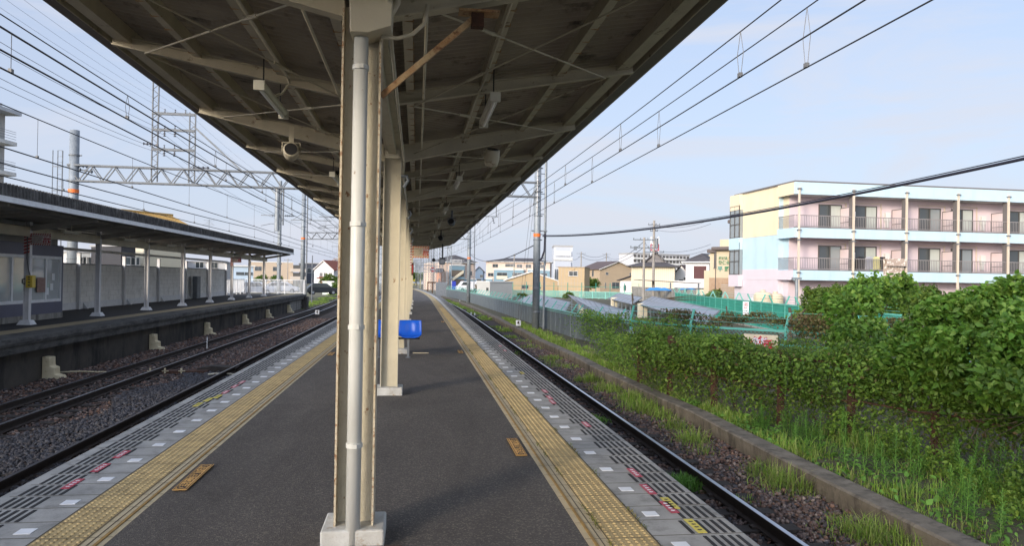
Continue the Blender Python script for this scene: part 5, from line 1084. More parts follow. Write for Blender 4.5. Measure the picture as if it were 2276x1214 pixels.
antenna('tv antenna on the roofline behind the far canopy', 465, 488, 66, 3.5)
# far skyline beyond the crossing
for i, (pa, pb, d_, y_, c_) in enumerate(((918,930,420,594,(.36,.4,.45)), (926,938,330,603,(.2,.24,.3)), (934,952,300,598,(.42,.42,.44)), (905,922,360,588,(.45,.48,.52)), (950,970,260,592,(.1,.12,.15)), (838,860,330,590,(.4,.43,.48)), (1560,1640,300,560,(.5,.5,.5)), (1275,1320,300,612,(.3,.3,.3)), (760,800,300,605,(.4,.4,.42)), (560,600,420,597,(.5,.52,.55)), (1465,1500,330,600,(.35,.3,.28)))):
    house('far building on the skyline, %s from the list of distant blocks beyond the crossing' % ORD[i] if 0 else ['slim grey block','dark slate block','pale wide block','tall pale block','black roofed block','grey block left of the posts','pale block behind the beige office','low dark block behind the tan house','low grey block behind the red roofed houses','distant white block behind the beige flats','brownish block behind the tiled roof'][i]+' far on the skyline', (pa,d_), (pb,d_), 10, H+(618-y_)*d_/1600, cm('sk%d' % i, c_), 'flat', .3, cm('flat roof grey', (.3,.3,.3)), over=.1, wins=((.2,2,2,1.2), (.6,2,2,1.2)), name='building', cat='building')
# level crossing barrier group
t = thing('crossing_gate', 'yellow and black level crossing gate at the end of the tracks', 'gate', pd(934,642,190)); t.location.z = -1.3
for x in (-2.2, 0, 2.2): MB().cyl(x, 0, 0, 2.6, .09, n=6).build('post', m_yel, t)
q = MB(); q.beam((-2.6,-.1,1.1), (2.8,-.1,1.1), .12, .14); q.beam((-2.2,-.1,2.4), (-1.4,-.1,1.9), .12, .14); q.beam((-2.2,-.1,1.9), (-1.4,-.1,2.4), .12, .14); q.build('barrier_arm', m_yel, t)
q = MB(); [q.box(-2.4+i*.7, -2.1+i*.7, -.18, -.02, 1.02, 1.18) for i in range(7)]; q.build('black_stripe', m_black, t)
t = thing('road_sign', 'round red and white no entry sign past the platform end', 'sign', pd(962,600,150)); MB().tube([(0,0,0), (0,.05,0)], .55, 16).build('disc', m_dred, t); MB().box(-.35, .35, -.03, 0, -.1, .1).build('bar', m_white, t); MB().cyl(0, .08, -5, 0, .05, n=6).build('pole', m_galvd, t)
t = thing('relay_cabinet', 'grey relay cabinet at the end of the right fence', 'cabinet', pd(981,655,108)); t.location.z = -1.2; MB().box(-.85, .85, -.5, .5, 0, 2.2).build('cabinet_body', m_galvd, t, bevel=.04); MB().box(-.7, .7, -.53, -.5, .2, 2.0).build('door', m_galvd, t)
t = thing('equipment_rack', 'dark rusty gate frame beside the relay cabinet', 'frame', pd(965,655,112)); t.location.z = -1.2; q = MB()
for x in (-1, -.3, .3, .9): q.beam((x,0,0), (x,0,2.1), .16, .16)
q.build('uprights', m_rust, t); MB().beam((-1.1,0,2.1), (1,0,2.1), .2, .2).build('top_rail', m_rust, t)
t = thing('banner', 'upright blue banner by the apartment stair', 'banner', pd(1008,650,165)); t.location.z = -1.3; MB().box(-.4, .5, -.03, .03, .3, 2.2).build('cloth', cm('blue banner', (.02,.04,.35)), t); MB().cyl(-.45, 0, 0, 2.4, .04, n=5).build('pole', m_vwhite, t)
# vehicles
def car(label, px, d, body, rz, kind='car', z=-1.35, dx=0):
    p = pd(px, 640, d); t = thing('parked_'+kind, label, kind, (p.x+dx, p.y, z), rz)
    pr = [(-2.1,.3), (-2.1,.85), (-1.95,1.0), (-1.3,1.55), (.5,1.55), (1.2,1.0), (2.0,.85), (2.15,.6), (2.15,.3)] if kind == 'car' else [(-2.2,.3), (-2.25,1.8), (-2.1,1.95), (1.2,1.95), (1.9,1.1), (2.25,.95), (2.3,.3)]
    MB().prism(pr, 'y', -.83, .83).build('body', body, t, bevel=.08)
    gl = [(-1.75,1.03), (-1.25,1.46), (.42,1.46), (1.0,1.03)] if kind == 'car' else [(-.2,1.2), (-.2,1.8), (1.15,1.8), (1.6,1.2)]
    MB().prism(gl, 'y', -.845, .845).build('side_window', m_glass, t)
    for x in (-1.35, 1.35):
        for y in (-.78, .78):
            w_ = MB().tube([(x,y-.1,.32), (x,y+.1,.32)], .32, 16).build('wheel', m_black, t); MB().tube([(x,y-.11 if y < 0 else y+.09,.32), (x,y-.09 if y < 0 else y+.11,.32)], .18, 12).build('rim', m_galv, w_)
    for y in (-.6, .6): MB().box(2.1, 2.2, y-.16, y+.16, .6, .75).build('headlight', m_tube, t)
    return t
wc = cm('white car paint', (.7,.7,.72), rough=.3); bc = cm('black car paint', (.02,.025,.03), rough=.25)
car('white car parked behind the white railing, left one', 570, 88, wc, .1, z=-.75); car('white car behind the middle of the white railing', 628, 96, wc, .05, z=-.75)
car('dark van-like car parked right of the banded pole at the far platform', 716, 98, bc, .3, z=-.9)
car('white van parked by the peach and blue apartments', 1040, 140, wc, math.pi+.2, 'van', z=-.9)
# street poles
def upole(label, px, py, d, r=.14, arms=((.0,1.6),), mat=None):
    p = pd(px, py, d); t = thing('utility_pole', label, 'pole', (p.x, p.y, GZ)); h = p.z-GZ
    MB().tube([(0,0,0), (0,0,h)], [r*1.15, r*.8], 10).build('pole', mat or m_conc2, t)
    b = MB()
    for (dz, w_) in arms:
        b.beam((-w_/2,0,h-dz), (w_/2,0,h-dz), .08, .1)
        for x in (-w_/2+.05, -w_/6, w_/6, w_/2-.05): b.cyl(x, 0, h-dz, h-dz+.2, .05, n=6)
    b.build('crossarm', m_galvd, t); return t, p
m_conc2 = M('pole concrete', (.30,.28,.25), (.23,.21,.19), 1, .9)
u1, q1 = upole('tall concrete utility pole in front of the tiled house', 1454, 490, 88, .17, ((.55,1.5), (1.3,1.0), (3.9,2.6))); MB().cyl(.35, -.1, 7.2, 8.3, .2, n=10).build('transformer', m_galvd, u1)
u2, q2 = upole('shorter grey pole with crossarms in front of the tiled house', 1432, 528, 76, .15, ((.25,2.4), (1.1,3.0))); MB().box(-1.1, -.8, -.1, .1, 6.3, 6.7).build('switch_box', m_galvd, u2)
u3, q3 = upole('small distant utility pole right of the grey tower', 1292, 560, 240, .2, ((.6,3), (1.8,2)))
u4, q4 = upole('small distant utility pole behind the tan house', 1348, 562, 260, .2, ((.6,3), (1.6,2)))
u5, q5 = upole('thin pole in front of the peach apartment block', 1143, 565, 150, .12, ((.4,.6),))
u6, q6 = upole('thin distant pole left of the beige flats', 640, 575, 200, .12, ((.4,2),))
q7 = pd(1580,505,70)
def sp(label, a, b, sag=.8, r=.02): wire(label, [a, b], r, m_cable, 'power_line', sag=sag)
for i, dz in enumerate((0.6, 1.1, 3.6, 4.1, 4.6)): sp('power line from the tall concrete pole to the right, %s from the top' % ORD[i], q1-Vector((0,0,dz)), q7+Vector((0,0,1.2-dz*.8)), .5, .016)
for i, dz in enumerate((0.4, 1.0)): sp('power line from the shorter pole to the left, %s from the top' % ORD[i], q2-Vector((0,0,dz)), q4-Vector((0,0,dz)), 2.0, .03)
sp('upper line between the two small distant poles', q3-Vector((0,0,.5)), q4-Vector((0,0,.5)), 1.2, .05); sp('lower line between the two small distant poles', q3-Vector((0,0,1.6)), q4-Vector((0,0,1.6)), 1.2, .05)
sp('line from the small distant pole over the tower', q3-Vector((0,0,.6)), pd(1270,575,200), 1, .04); sp('short line between the two poles by the tiled house', q1-Vector((0,0,3.9)), q2-Vector((0,0,.3)), .3, .02)
# red and white tower behind roofs
t = thing('telecom_mast', 'red and white lattice mast behind the tiled house roof', 'mast', pd(1455,570,330)); t.location.z = 6
for i in range(5):
    b = MB(); z = i*3.2
    for s in (-1, 1): b.beam((s*1.8,0,z), (s*1.8,0,z+3.2), .35, .35); b.beam((s*1.8,0,z), (-s*1.8,0,z+3.2), .22, .22)
    b.beam((-2.2,0,z), (2.2,0,z), .3, .3); b.build('mast_section', m_dred if i % 2 else m_vwhite, t)
# concrete retaining wall
A, B = gz(1404,671,GZ), gz(1541,691,GZ); d_ = (B-A); t = thing('concrete_wall', 'stained pale concrete wall in front of the tiled house', 'wall', (A.x,A.y,0), math.atan2(d_.y,d_.x)); L_ = d_.length
MB().box(0, L_, 0, .3, GZ, .82).build('wall_face', m_conc, t); q = MB(); [q.box(L_*i/9-.02, L_*i/9+.02, -.012, 0, GZ, .8) for i in range(1, 9)]; q.box(0, L_, -.012, 0, -.5, -.46); q.build('joint', m_joint, t)
t = thing('carport', 'carport with ribbed brown roof behind the concrete wall', 'carport', pd(1455,640,86), -.12); t.location.z = 0; MB().prism([(-1,1.75), (3.5,1.45), (3.5,1.52), (-1,1.82)], 'y', 0, 5).build('roof', cm('carport roof', (.25,.2,.17)), t)
q = MB(); [q.cyl(x, .1, GZ, 1.5, .06, n=6) for x in (-.8, 1.2, 3.3)]; q.build('post', m_galvd, t); t.scale = (1.6, 1, 1)
o = MB().prism([(-1.7,0), (-1.3,.16), (-1.0,.34), (-.6,.28), (-.3,.40), (.3,.30), (.7,.36), (1.2,.12), (1.7,.05), (1.8,0)], 'y', 0, .7).build('tarpaulin', cm('blue tarp', (.05,.25,.6)), bevel=.1); o.location = pd(1467,648,84); o.location.z = .55; tag(o, 'crumpled blue tarpaulin on top of the concrete wall', 'tarpaulin')
o = MB().prism([(-1,0), (-.7,.18), (-.2,.12), (.3,.22), (1,0)], 'y', 0, .6).build('tarpaulin', cm('blue tarp', (.05,.25,.6)), bevel=.08); o.location = pd(1532,650,78); o.location.z = .75; tag(o, 'small blue sheet at the right end of the concrete wall', 'tarpaulin')
# ================================================================== RIGHT SIDE FENCES
F2P = [(4.3,104), (5.4,93), (6.2,74), (6.9,50), (7.1,40), (7.35,32.5), (8.3,27.2)]
f2 = thing('panel_fence', 'long grey green sheet fence with angled barbed wire arms along the right track', 'fence')
F2Z0, F2Z1 = -1.1, .1
for (a, b) in zip(F2P[:-1], F2P[1:]):
    a3, b3 = Vector((*a, 0)), Vector((*b, 0)); MB().beam((a[0],a[1],(F2Z0+F2Z1)/2), (b[0],b[1],(F2Z0+F2Z1)/2), .03, F2Z1-F2Z0).build('panel', m_fgrey, f2)
    r = MB(); r.beam((a[0],a[1],F2Z1), (b[0],b[1],F2Z1), .06, .06); r.beam((a[0]-.03,a[1],F2Z1-.1), (b[0]-.03,b[1],F2Z1-.1), .03, .03)
    for k in (.12, .24, .36): r.tube([(a[0]+.08+k*.5,a[1],F2Z1+k), (b[0]+.08+k*.5,b[1],F2Z1+k)], .008, 4)
    r.build('rail_and_wires', m_fpale, f2)
    n = max(1, int((b3-a3).length/1.0)); st = MB(); ar = MB()
    for i in range(n):
        p = a3.lerp(b3, i/n); st.beam(p+Vector((-.02,0,F2Z0)), p+Vector((-.02,0,F2Z1)), .025, .03)
        if i % 2 == 0: ar.beam(p+Vector((0,0,F2Z1)), p+Vector((.3,.0,F2Z1+.42)), .035, .05)
    tag(st.build('rib', m_galv, f2), kind='stuff'); ar.build('angled_arm', m_fteal, f2)
GP = [(8.3,27.2), (9.55,24.2), (11.85,21.9), (13.3,20.4), (15.5,18.5)]
f3 = thing('chain_fence', 'green chain link fence with angled tops and a danger board', 'fence')
def chain(par, a, b, z0_, z1_, sp, r, mat, name='chain_link'):
    a, b = Vector((*a[:2], 0)), Vector((*b[:2], 0)); L_ = (b-a).length; d = (b-a)/L_; h = z1_-z0_; m = MB(); k = -h
    while k < L_:
        for s in (1, -1):
            t0, t1 = (max(k, 0), min(k+h, L_)); za, zb = (z0_+(t0-k), z0_+(t1-k)) if s > 0 else (z1_-(t0-k), z1_-(t1-k))
            if t1 > t0+.02: m.tube([a+d*t0+Vector((0,0,za)), a+d*t1+Vector((0,0,zb))], r, 3, False)
        k += sp
    return tag(m.build(name, mat, par), kind='stuff')
for i, (a, b) in enumerate(zip(GP[:-1], GP[1:])):
    r = MB(); r.beam((*a,.1), (*b,.1), .07, .07); r.beam((*a,-.35), (*b,-.35), .05, .05)
    for k in (.2, .4, .6): r.tube([(*a,.1+k), (*b,.1+k)], .006, 4)
    r.build('rail', m_fteal, f3); chain(f3, a, b, -1.1, .1, .13, .005, m_fteal)
    av, bv = Vector((*a,0)), Vector((*b,0)); n = max(1, round((bv-av).length/2.2))
    for k in range(n+(i == 3)):
        p = av.lerp(bv, k/n); MB().tube([p+Vector((0,0,-1.2)), p+Vector((0,0,.18)), p+Vector((.1,-.06,.7))], .045, 8).build('post', m_fteal, f3)
# danger board
a, b = at(1643,770,21.6), at(1720,770,20.9)
A_d = math.atan2(b.y-a.y, b.x-a.x); t = thing('danger_sign', 'white board with red burst and the characters for danger on the green fence', 'sign', at(1682,768,21.5), A_d)
t.location.y -= .25
bo = MB().box(-.52, .52, -.01, .01, -.36, .36).build('board', m_signcr, t); bu = MB(); pts = []
for i in range(28): a_ = i/28*2*math.pi; q_ = (1.0 if i % 2 else .72); pts.append((.46*q_*math.cos(a_), .30*q_*math.sin(a_)+.03))
bu.prism(pts, 'y', -.018, -.011); bu.build('burst', M('sign crimson', (.55,.03,.05), rough=.5), bo); text('危険', m_white, bo, (0,-.021,.12), (R90,0,0), .26, bold=.006)
text('はいるな', m_dred, bo, (0,-.021,-.2), (R90,0,0), .14, bold=.002)
# green mesh fence further back
f4 = thing('mesh_fence', 'bright green mesh fence running in front of the care home', 'fence')
G4 = [(28.2,76), (24.1,58), (21.9,45), (20.5,35), (19.6,27)]; zb4, zt4 = -1.15, .42
for i, (a, b) in enumerate(zip(G4[:-1], G4[1:])):
    av, bv = Vector((*a,0)), Vector((*b,0)); L_ = (bv-av).length; r = MB()
    for z in (zb4, -.4, zt4): r.beam((*a,z), (*b,z), .08, .08)
    r.build('rail', m_fteal, f4); k = MB(); n = int(L_/.14)
    for q in range(n): p = av.lerp(bv, q/n); k.beam(p+Vector((0,0,zb4)), p+Vector((0,0,zt4)), .038, .038)
    for z in np.arange(zb4+.2, zt4, .22): k.beam((*a,z), (*b,z), .035, .035)
    tag(k.build('mesh', m_fgreen, f4), kind='stuff'); n = round(L_/2); ar = MB()
    for q in range(n): p = av.lerp(bv, q/n); MB().beam(p+Vector((0,0,-1.4)), p+Vector((0,0,zt4+.05)), .07, .07).build('post', m_fteal, f4); ar.beam(p+Vector((0,0,zt4)), p+Vector((.25*(1 if q % 2 else -1),0,zt4+.5)), .07, .07)
    for k_ in (.15, .3, .45): ar.tube([(a[0]-k_*.4,a[1],zt4+k_), (b[0]-k_*.4,b[1],zt4+k_)], .008, 4)
    ar.build('barbed_top', m_fpale if i < 2 else m_fteal, f4)
    MB().beam((*a,-1.3), (*b,-1.3), .2, .3).build('footing', m_conc, f4)
p = at(1658,685,41); t = thing('warning_notice', 'small upright white notice with red text on the green mesh fence', 'sign', p, -.9); bo = MB().box(-.18, .18, -.02, .02, -.42, .38).build('board', m_white, t)
for s, z, sz, mt in (('太陽光', .27, .1, m_dred), ('発電所', .15, .1, m_dred), ('危険', .0, .13, m_dred), ('立入禁止', -.17, .075, m_ink), ('感電注意', -.3, .075, m_ink)): text(s, mt, bo, (0,-.024,z), (R90,0,0), sz, bold=.002)
for lab, a, b, z0_, z1_, mat in (('pale teal railing fence beyond the solar panels, right half', (1235,120), (1405,112), -1.35, -.2, m_fpale), ('pale teal railing fence beyond the solar panels, left half', (1085,118), (1235,120), -1.35, -.2, m_fpale)):
    A, B = pd(a[0],650,a[1]), pd(b[0],650,b[1]); A.z = B.z = z0_; railing('railing_fence', lab, A, B, z1_-z0_, 90, mat, posts=12, r=.045)
A, B = pd(1110,640,127), pd(1420,640,122); A.z = B.z = -1.4; t = thing('wire_fence', 'thin dark wire fence in front of the tan buildings', 'fence'); r = MB(); r.beam(A+Vector((0,0,1.9)), B+Vector((0,0,1.9)), .06, .06); r.beam(A+Vector((0,0,.9)), B+Vector((0,0,.9)), .04, .04); r.build('wire', m_fgreen, t)
for i in range(11): q = A.lerp(B, i/10); MB().beam(q, q+Vector((0,0,2.6)), .1, .1).build('post', m_fgreen, t)
# rusty fence near the camera
RF = [(5.85,18.3), (5.95,16.3), (6.3,14.6), (6.95,13.0), (7.5,11.6), (8.15,10.4), (8.62,9.0), (9.2,7.4), (9.8,6.0)]
rf_ = thing('rusty_fence', 'rusty angle iron fence with chain link overgrown by vines', 'fence')
for i, (x, y) in enumerate(RF):
    h = .38 if i else .3; b = MB(); b.box(x-.075, x+.075, y-.006, y+.006, -1.2, h); b.box(x+.063, x+.075, y, y+.12, -1.2, h); b.build('post', m_rust, rf_)
    if i % 3 == 2: MB().beam((x+.6,y+.2,-1.1), (x+.05,y,0.2), .05, .05).build('stay', m_rust, rf_)
for a, b in zip(RF[:-1], RF[1:]):
    MB().beam((*a,.25), (*b,.25), .03, .04).build('rail', m_rust, rf_); MB().beam((*a,-.35), (*b,-.38), .03, .03).build('rail', m_rust, rf_); chain(rf_, a, b, -1.05, .25, .075, .0028, m_chain)
# solar arrays
def solar(label, pts, n):
    P_ = [Vector(p) for p in pts]; t = thing('solar_array', label, 'solar panels'); u = (P_[1]-P_[0]); v = (P_[3]-P_[0]); nn = u.cross(v).normalized(); nn = nn if nn.z > 0 else -nn
    b = MB(); lo = [p-nn*.06 for p in P_]; b.add(P_+lo, [(0,1,2,3), (7,6,5,4), (0,4,5,1), (1,5,6,2), (2,6,7,3), (3,7,4,0)]); o = b.build('panel_table', m_solar, t); k = MB()
    for i in range(n+1): q = i/n; k.beam(P_[0].lerp(P_[1], q)+nn*.01, P_[3].lerp(P_[2], q)+nn*.01, .05, .02)
    for i in range(3): q = i/2; k.beam(P_[0].lerp(P_[3], q)+nn*.012, P_[1].lerp(P_[2], q)+nn*.012, .05, .02)
    k.build('panel_frame', m_solf, o); s = MB()
    for i in range(6):
        q = (i+.5)/6
        for e in (.12, .88):
            p = P_[0].lerp(P_[1], q).lerp(P_[3].lerp(P_[2], q), e); MB().beam((p.x,p.y,-1.4), (p.x,p.y,p.z-.08), .08, .08).build('support_post', m_galv, t)
    return t
def G(px, py, z): return tuple(gz(px, py, z))
solar('solar panel table nearest the grey fence', [G(1150,668,-.3), G(1252,699,-.3), G(1268,672,.2), G(1186,653,.2)], 8)
solar('large solar panel table in the middle of the lot', [G(1302,688,-.3), G(1405,742,-.3), G(1398,691,.2), G(1262,655,.2)], 10)
solar('solar panel table right of the middle one', [G(1352,664,-.3), G(1404,677,-.3), G(1428,661,.2), G(1375,652,.2)], 7)
solar('long solar panel table in front of the concrete wall', [G(1419,676,-.2), G(1565,722,-.2), G(1600,690,.3), G(1450,659,.3)], 12)
0 and solar('solar panel table behind the danger board', [G(1480,742,-.2), G(1640,775,-.2), G(1760,758,.5), G(1600,722,.5)], 9)
for i, (px, py) in enumerate(((1296,676), (1366,668), (1428,683))):
    p = gz(px, py, -.4); t = thing('inverter_box', 'cream electrical box under the %s solar panel table' % ('middle','right','long')[i], 'box', (p.x, p.y, -1.4)); MB().box(-.35, .35, -.2, .2, .1, 1.3).build('box_body', crm, t, bevel=.02); MB().box(-.3, .3, -.22, -.2, .2, 1.2).build('door', crm, t)
# ================================================================== VEGETATION
def leaves(name, C_, size, mat, parent=None, up=.35, fold=.25, asp=.62):
    n = len(C_); nrm = rng.normal(size=(n, 3)); nrm[:, 2] = np.abs(nrm[:, 2])*1.0+up; nrm[:, 1] -= .35; nrm /= np.linalg.norm(nrm, axis=1)[:, None]
    t = np.cross(nrm, rng.normal(size=(n, 3))); t /= np.linalg.norm(t, axis=1)[:, None]; t[:, 2] -= .35; t /= np.linalg.norm(t, axis=1)[:, None]; s = np.cross(nrm, t); s /= np.linalg.norm(s, axis=1)[:, None]
    L_ = (size*(.45+1.0*rng.random(n)**1.3))[:, None]
    b = C_; tip = C_+t*L_; m1 = C_+t*L_*.32+s*L_*asp*.5+nrm*L_*fold*.5; m2 = C_+t*L_*.32-s*L_*asp*.5+nrm*L_*fold*.5; e1_ = C_+t*L_*.66+s*L_*asp*.34+nrm*L_*fold*.35; e2_ = C_+t*L_*.66-s*L_*asp*.34+nrm*L_*fold*.35
    V = np.stack([b, m1, e1_, tip, e2_, m2], 1).reshape(-1, 3); i = np.arange(n)[:, None]*6
    Fa = np.concatenate([i+np.array([[0,1,2,3]]), i+np.array([[0,3,4,5]])]); return npmesh(name, V, Fa, mat, parent)
def blob(c, r, n, shell=.55, sz=1.0):
    d = rng.normal(size=(n, 3)); d /= np.linalg.norm(d, axis=1)[:, None]; k = rng.random(n)**.4*(1-shell)+shell
    # clumpy radius
    ph = rng.uniform(0, 6.28, 6); w = 1+.16*np.sin(d[:, 0]*5+ph[0])*np.sin(d[:, 1]*5+ph[1])+.14*np.sin(d[:, 2]*7+ph[2])*np.sin(d[:, 0]*8+ph[3])
    return np.array(c)+d*(k*w)[:, None]*np.array([r, r, r*sz])
def twigs(par, pts, root, r=.02, mat=None):
    b = MB()
    for p in pts:
        m1 = Vector(root).lerp(Vector(p), .5)+Vector((random.uniform(-.1,.1), random.uniform(-.1,.1), .15)); b.tube([root, m1, p], [r*1.6, r, r*.3], 5)
    return b.build('limb', mat or m_bark, par)
# big bush at the right
def bush(label, blobs, size, mat, dens, trunk, name='bush', tr=.05):
    t = thing(name, label, name.replace('_', ' ')); Cs = []
    for (px, py, Y, r, *sz) in blobs:
        c = at(px, py, Y); s_ = sz[0] if sz else .85; Cs.append(blob(c, r, int(dens*r*r), .5, s_)); 
        for _q in range(5):
            d = rng.normal(size=3); d /= np.linalg.norm(d); d[2] = abs(d[2]); cc = np.array(c)+d*r*.95*np.array([1,1,s_]); Cs.append(blob(cc, r*.3, int(dens*r*r*.1), .1, 1.3))
    C_ = np.concatenate(Cs); C_ = C_[C_[:, 2] > -1.0]; leaves('crown', C_, size, mat, t)
    tips = [tuple(at(px, py, Y)) for (px, py, Y, *_r) in blobs]; b = MB(); b.tube([trunk, (trunk[0]+.1, trunk[1], trunk[2]+1.0), (trunk[0]+.05, trunk[1]+.1, trunk[2]+1.8)], [tr*1.3, tr, tr*.7], 7); b.build('trunk', m_bark, t); twigs(t, tips, (trunk[0]+.1, trunk[1], trunk[2]+1.0), tr*.4); return t
bush('large leafy bright green bush overhanging the rusty fence at the right edge',
     [(2060,745,10.6,.42), (2120,715,10.2,.42), (2190,705,9.9,.45), (2265,695,9.7,.45), (2000,800,10.8,.38), (2075,800,10.3,.48), (2160,785,9.7,.5), (2255,785,9.0,.48), (2215,860,8.6,.32), (2290,880,8.2,.34), (2340,740,8.8,.6), (2125,860,9.9,.34), (2235,640,9.9,.16), (2150,665,10.1,.16), (2060,695,10.5,.16), (2270,640,9.5,.2), (2195,650,9.8,.12), (2110,672,10.2,.12), (2430,730,9.0,.65), (2540,790,8.4,.65), (2620,700,8.8,.8)],
     .10, m_leafb, 6200, (10.6, 9.9, -1.1))
bush('clipped dark green garden trees in front of the care home', [(1815,668,32,.7), (1850,664,33,.75), (1900,664,33,.75), (1950,660,32,.8), (1995,664,31,.8), (1835,690,31,.8), (1900,692,30,.8), (1970,690,30,.9), (2040,668,31,.8), (2080,685,30,.9)], .12, m_leafd, 4200, (17.5, 32, -1.3), 'tree', .1)
bush('pale young bush with drooping shoots rising left of the bright green bush', [(1890,690,14.5,.55), (1935,650,15,.5), (1990,645,15.5,.45), (1905,760,14,.6)], .11, m_leafb, 3000, (9.6, 14.5, -1.1))
bush('small dark tree beside the brick base of the beige building', [(1599,655,62,.7), (1589,662,62,.6), (1572,667,62,.55)], .2, m_leafd, 1300, (19, 62, -1.3), 'tree', .1)
bush('young pale shrub growing on the green mesh fence', [(1590,668,58,.6), (1593,683,57,.6), (1588,655,58,.4)], .2, m_leaf, 900, (17.6, 57.5, -1.3))
bush('pale green shrubs behind the green fence below the garden trees', [(1790,715,36,.9), (1840,725,33,.9), (1880,735,30,.8)], .14, m_leaf, 1500, (14.8, 33, -1.3))
for i, (px, py, d, r, lab) in enumerate(((582,621,180,1.8,'dark green trees in front of the beige flats'), (616,622,185,1.7,'small green tree right of the beige flats window'), (740,622,165,2.2,'leafy tree in front of the white house with red roof'), (752,640,100,1.4,'dark shrub beside the left lattice mast'), (1160,657,112,.7,'green shrub in front of the tan warehouse'), (1262,656,118,.8,'green shrub in front of the tan block'), (1305,625,150,2.0,'dark tree between the tan block and the tan house'), (925,612,230,3,'distant tree by the crossing'), (1070,640,120,1.2,'brown hedge at the start of the grey fence'))):
    p = pd(px, py, d); t = thing('tree', lab, 'tree'); Cs = np.concatenate([blob((p.x+rng.uniform(-r, r)*.8, p.y+rng.uniform(-r, r)*.6, p.z+rng.uniform(-.3, .3)*r), r*.6, 500, .4, .8) for _ in range(5)])
    leaves('crown', Cs, r*.17, m_leafbr if i == 8 else m_leafd, t); b = MB(); b.tube([(p.x,p.y,-1.4), (p.x+.1,p.y,p.z)], [.15*r/2, .07*r/2], 6); b.build('trunk', m_bark, t)
# vines over the rusty fence
def along(P_, n, pw=1.0):
    P_ = np.array(P_, float); seg = np.linalg.norm(np.diff(P_, axis=0), axis=1); cu = np.concatenate([[0], np.cumsum(seg)]); s = rng.random(n)**pw*cu[-1]
    return np.stack([np.interp(s, cu, P_[:, k]) for k in range(P_.shape[1])], 1), s
def nf(x, f=1.0, p=0.0): return np.sin(x*2.1*f+p)*.5+np.sin(x*4.7*f+1.3+p)*.3+np.sin(x*9.1*f+2.1+p)*.2
def vines(name, label, path, n, zlo, zhi, th, size, mat, cat='vine', dens=None, pw=1.0):
    P_, s = along(path, n, pw); u = rng.random(n); zt = zhi+.2*nf(s, 1.0)+.08*nf(s, 3.1, 2); zb = zlo+.22*nf(s, .7, 2); z = zb+(zt-zb)*u**.75
    w = th*(.35+.9*np.sin(np.clip(u, 0, 1)*math.pi*.9+.25))*(1+.35*nf(s*1.3+z*2.0, 1.2)); d = rng.normal(size=(n, 2))*w[:, None]*.5
    C_ = np.stack([P_[:, 0]+d[:, 0], P_[:, 1]+d[:, 1]*.6, z], 1)
    k = rng.random(n) < np.clip(.7+.8*nf(s*1.7+z*3.1, 1.0, 1)+.5*(u-.3), .15, 1); C_ = C_[k]
    t = thing(name, label, cat); leaves('foliage', C_, size, mat, t)
    for i in range(13):
        b = MB(); q, ss = along(path, 1); x, y = q[0][:2]; z = zlo-.2; pts = [(x,y,-1.1)]
        for k_ in range(6): x += random.uniform(-.18,.18); y += random.uniform(-.1,.1); z += (zhi-zlo+.2)/6; pts.append((x,y,z))
        b.tube(pts, [.012,.01,.009,.008,.007,.005,.003], 4); b.build('stem', m_bark, t)
    return t
VP = [(x+.16, y) for x, y in RF]
vines('climbing_vine', 'dense green vines covering the top of the rusty fence', VP[:7], 60000, -.42, .40, .55, .068, m_leaf)
vines('climbing_vine', 'looser vines with gaps at the right end of the rusty fence', VP[5:], 12000, -.5, .35, .4, .085, m_leafb)
vines('climbing_vine', 'scattered dry brown leaves among the rusty fence vines', VP, 3500, -.9, .45, .6, .07, m_leafbr)
vines('climbing_vine', 'sparser vines hanging low on the rusty fence mesh', VP, 24000, -1.05, -.3, .35, .065, m_leaf)
vines('climbing_vine', 'greenery spilling over the grey fence beside the banded pole', [(7.3,31.5), (7.9,28.5), (8.6,26.5), (9.4,24.4), (10.2,23.4)], 9000, -.9, .28, .6, .085, m_leaf)
vines('climbing_vine', 'green creeper over the stretch between grey fence and rusty posts', [(6.6,24.5), (6.3,21.5), (6.0,18.5)], 6000, -1.0, -.1, .5, .075, m_leaf)
vines('climbing_vine', 'brown dried vines tangled on the green chain link fence', [(9.1,25.9), (9.8,24.6), (12.1,22.2), (13.6,20.6)], 7500, .2, .55, .35, .075, m_leafbr)
vines('climbing_vine', 'thick clump of brown vines left of the bright bush', [(11.9,21.4), (13.2,20.2), (14.6,18.9)], 7500, -.1, .62, .5, .08, m_leafbr)
vines('climbing_vine', 'green creeper along the foot of the green chain link fence', [(9.2,23.6), (11.5,20.6), (13.2,17.5)], 9000, -.9, -.15, 1.2, .08, m_leaf)
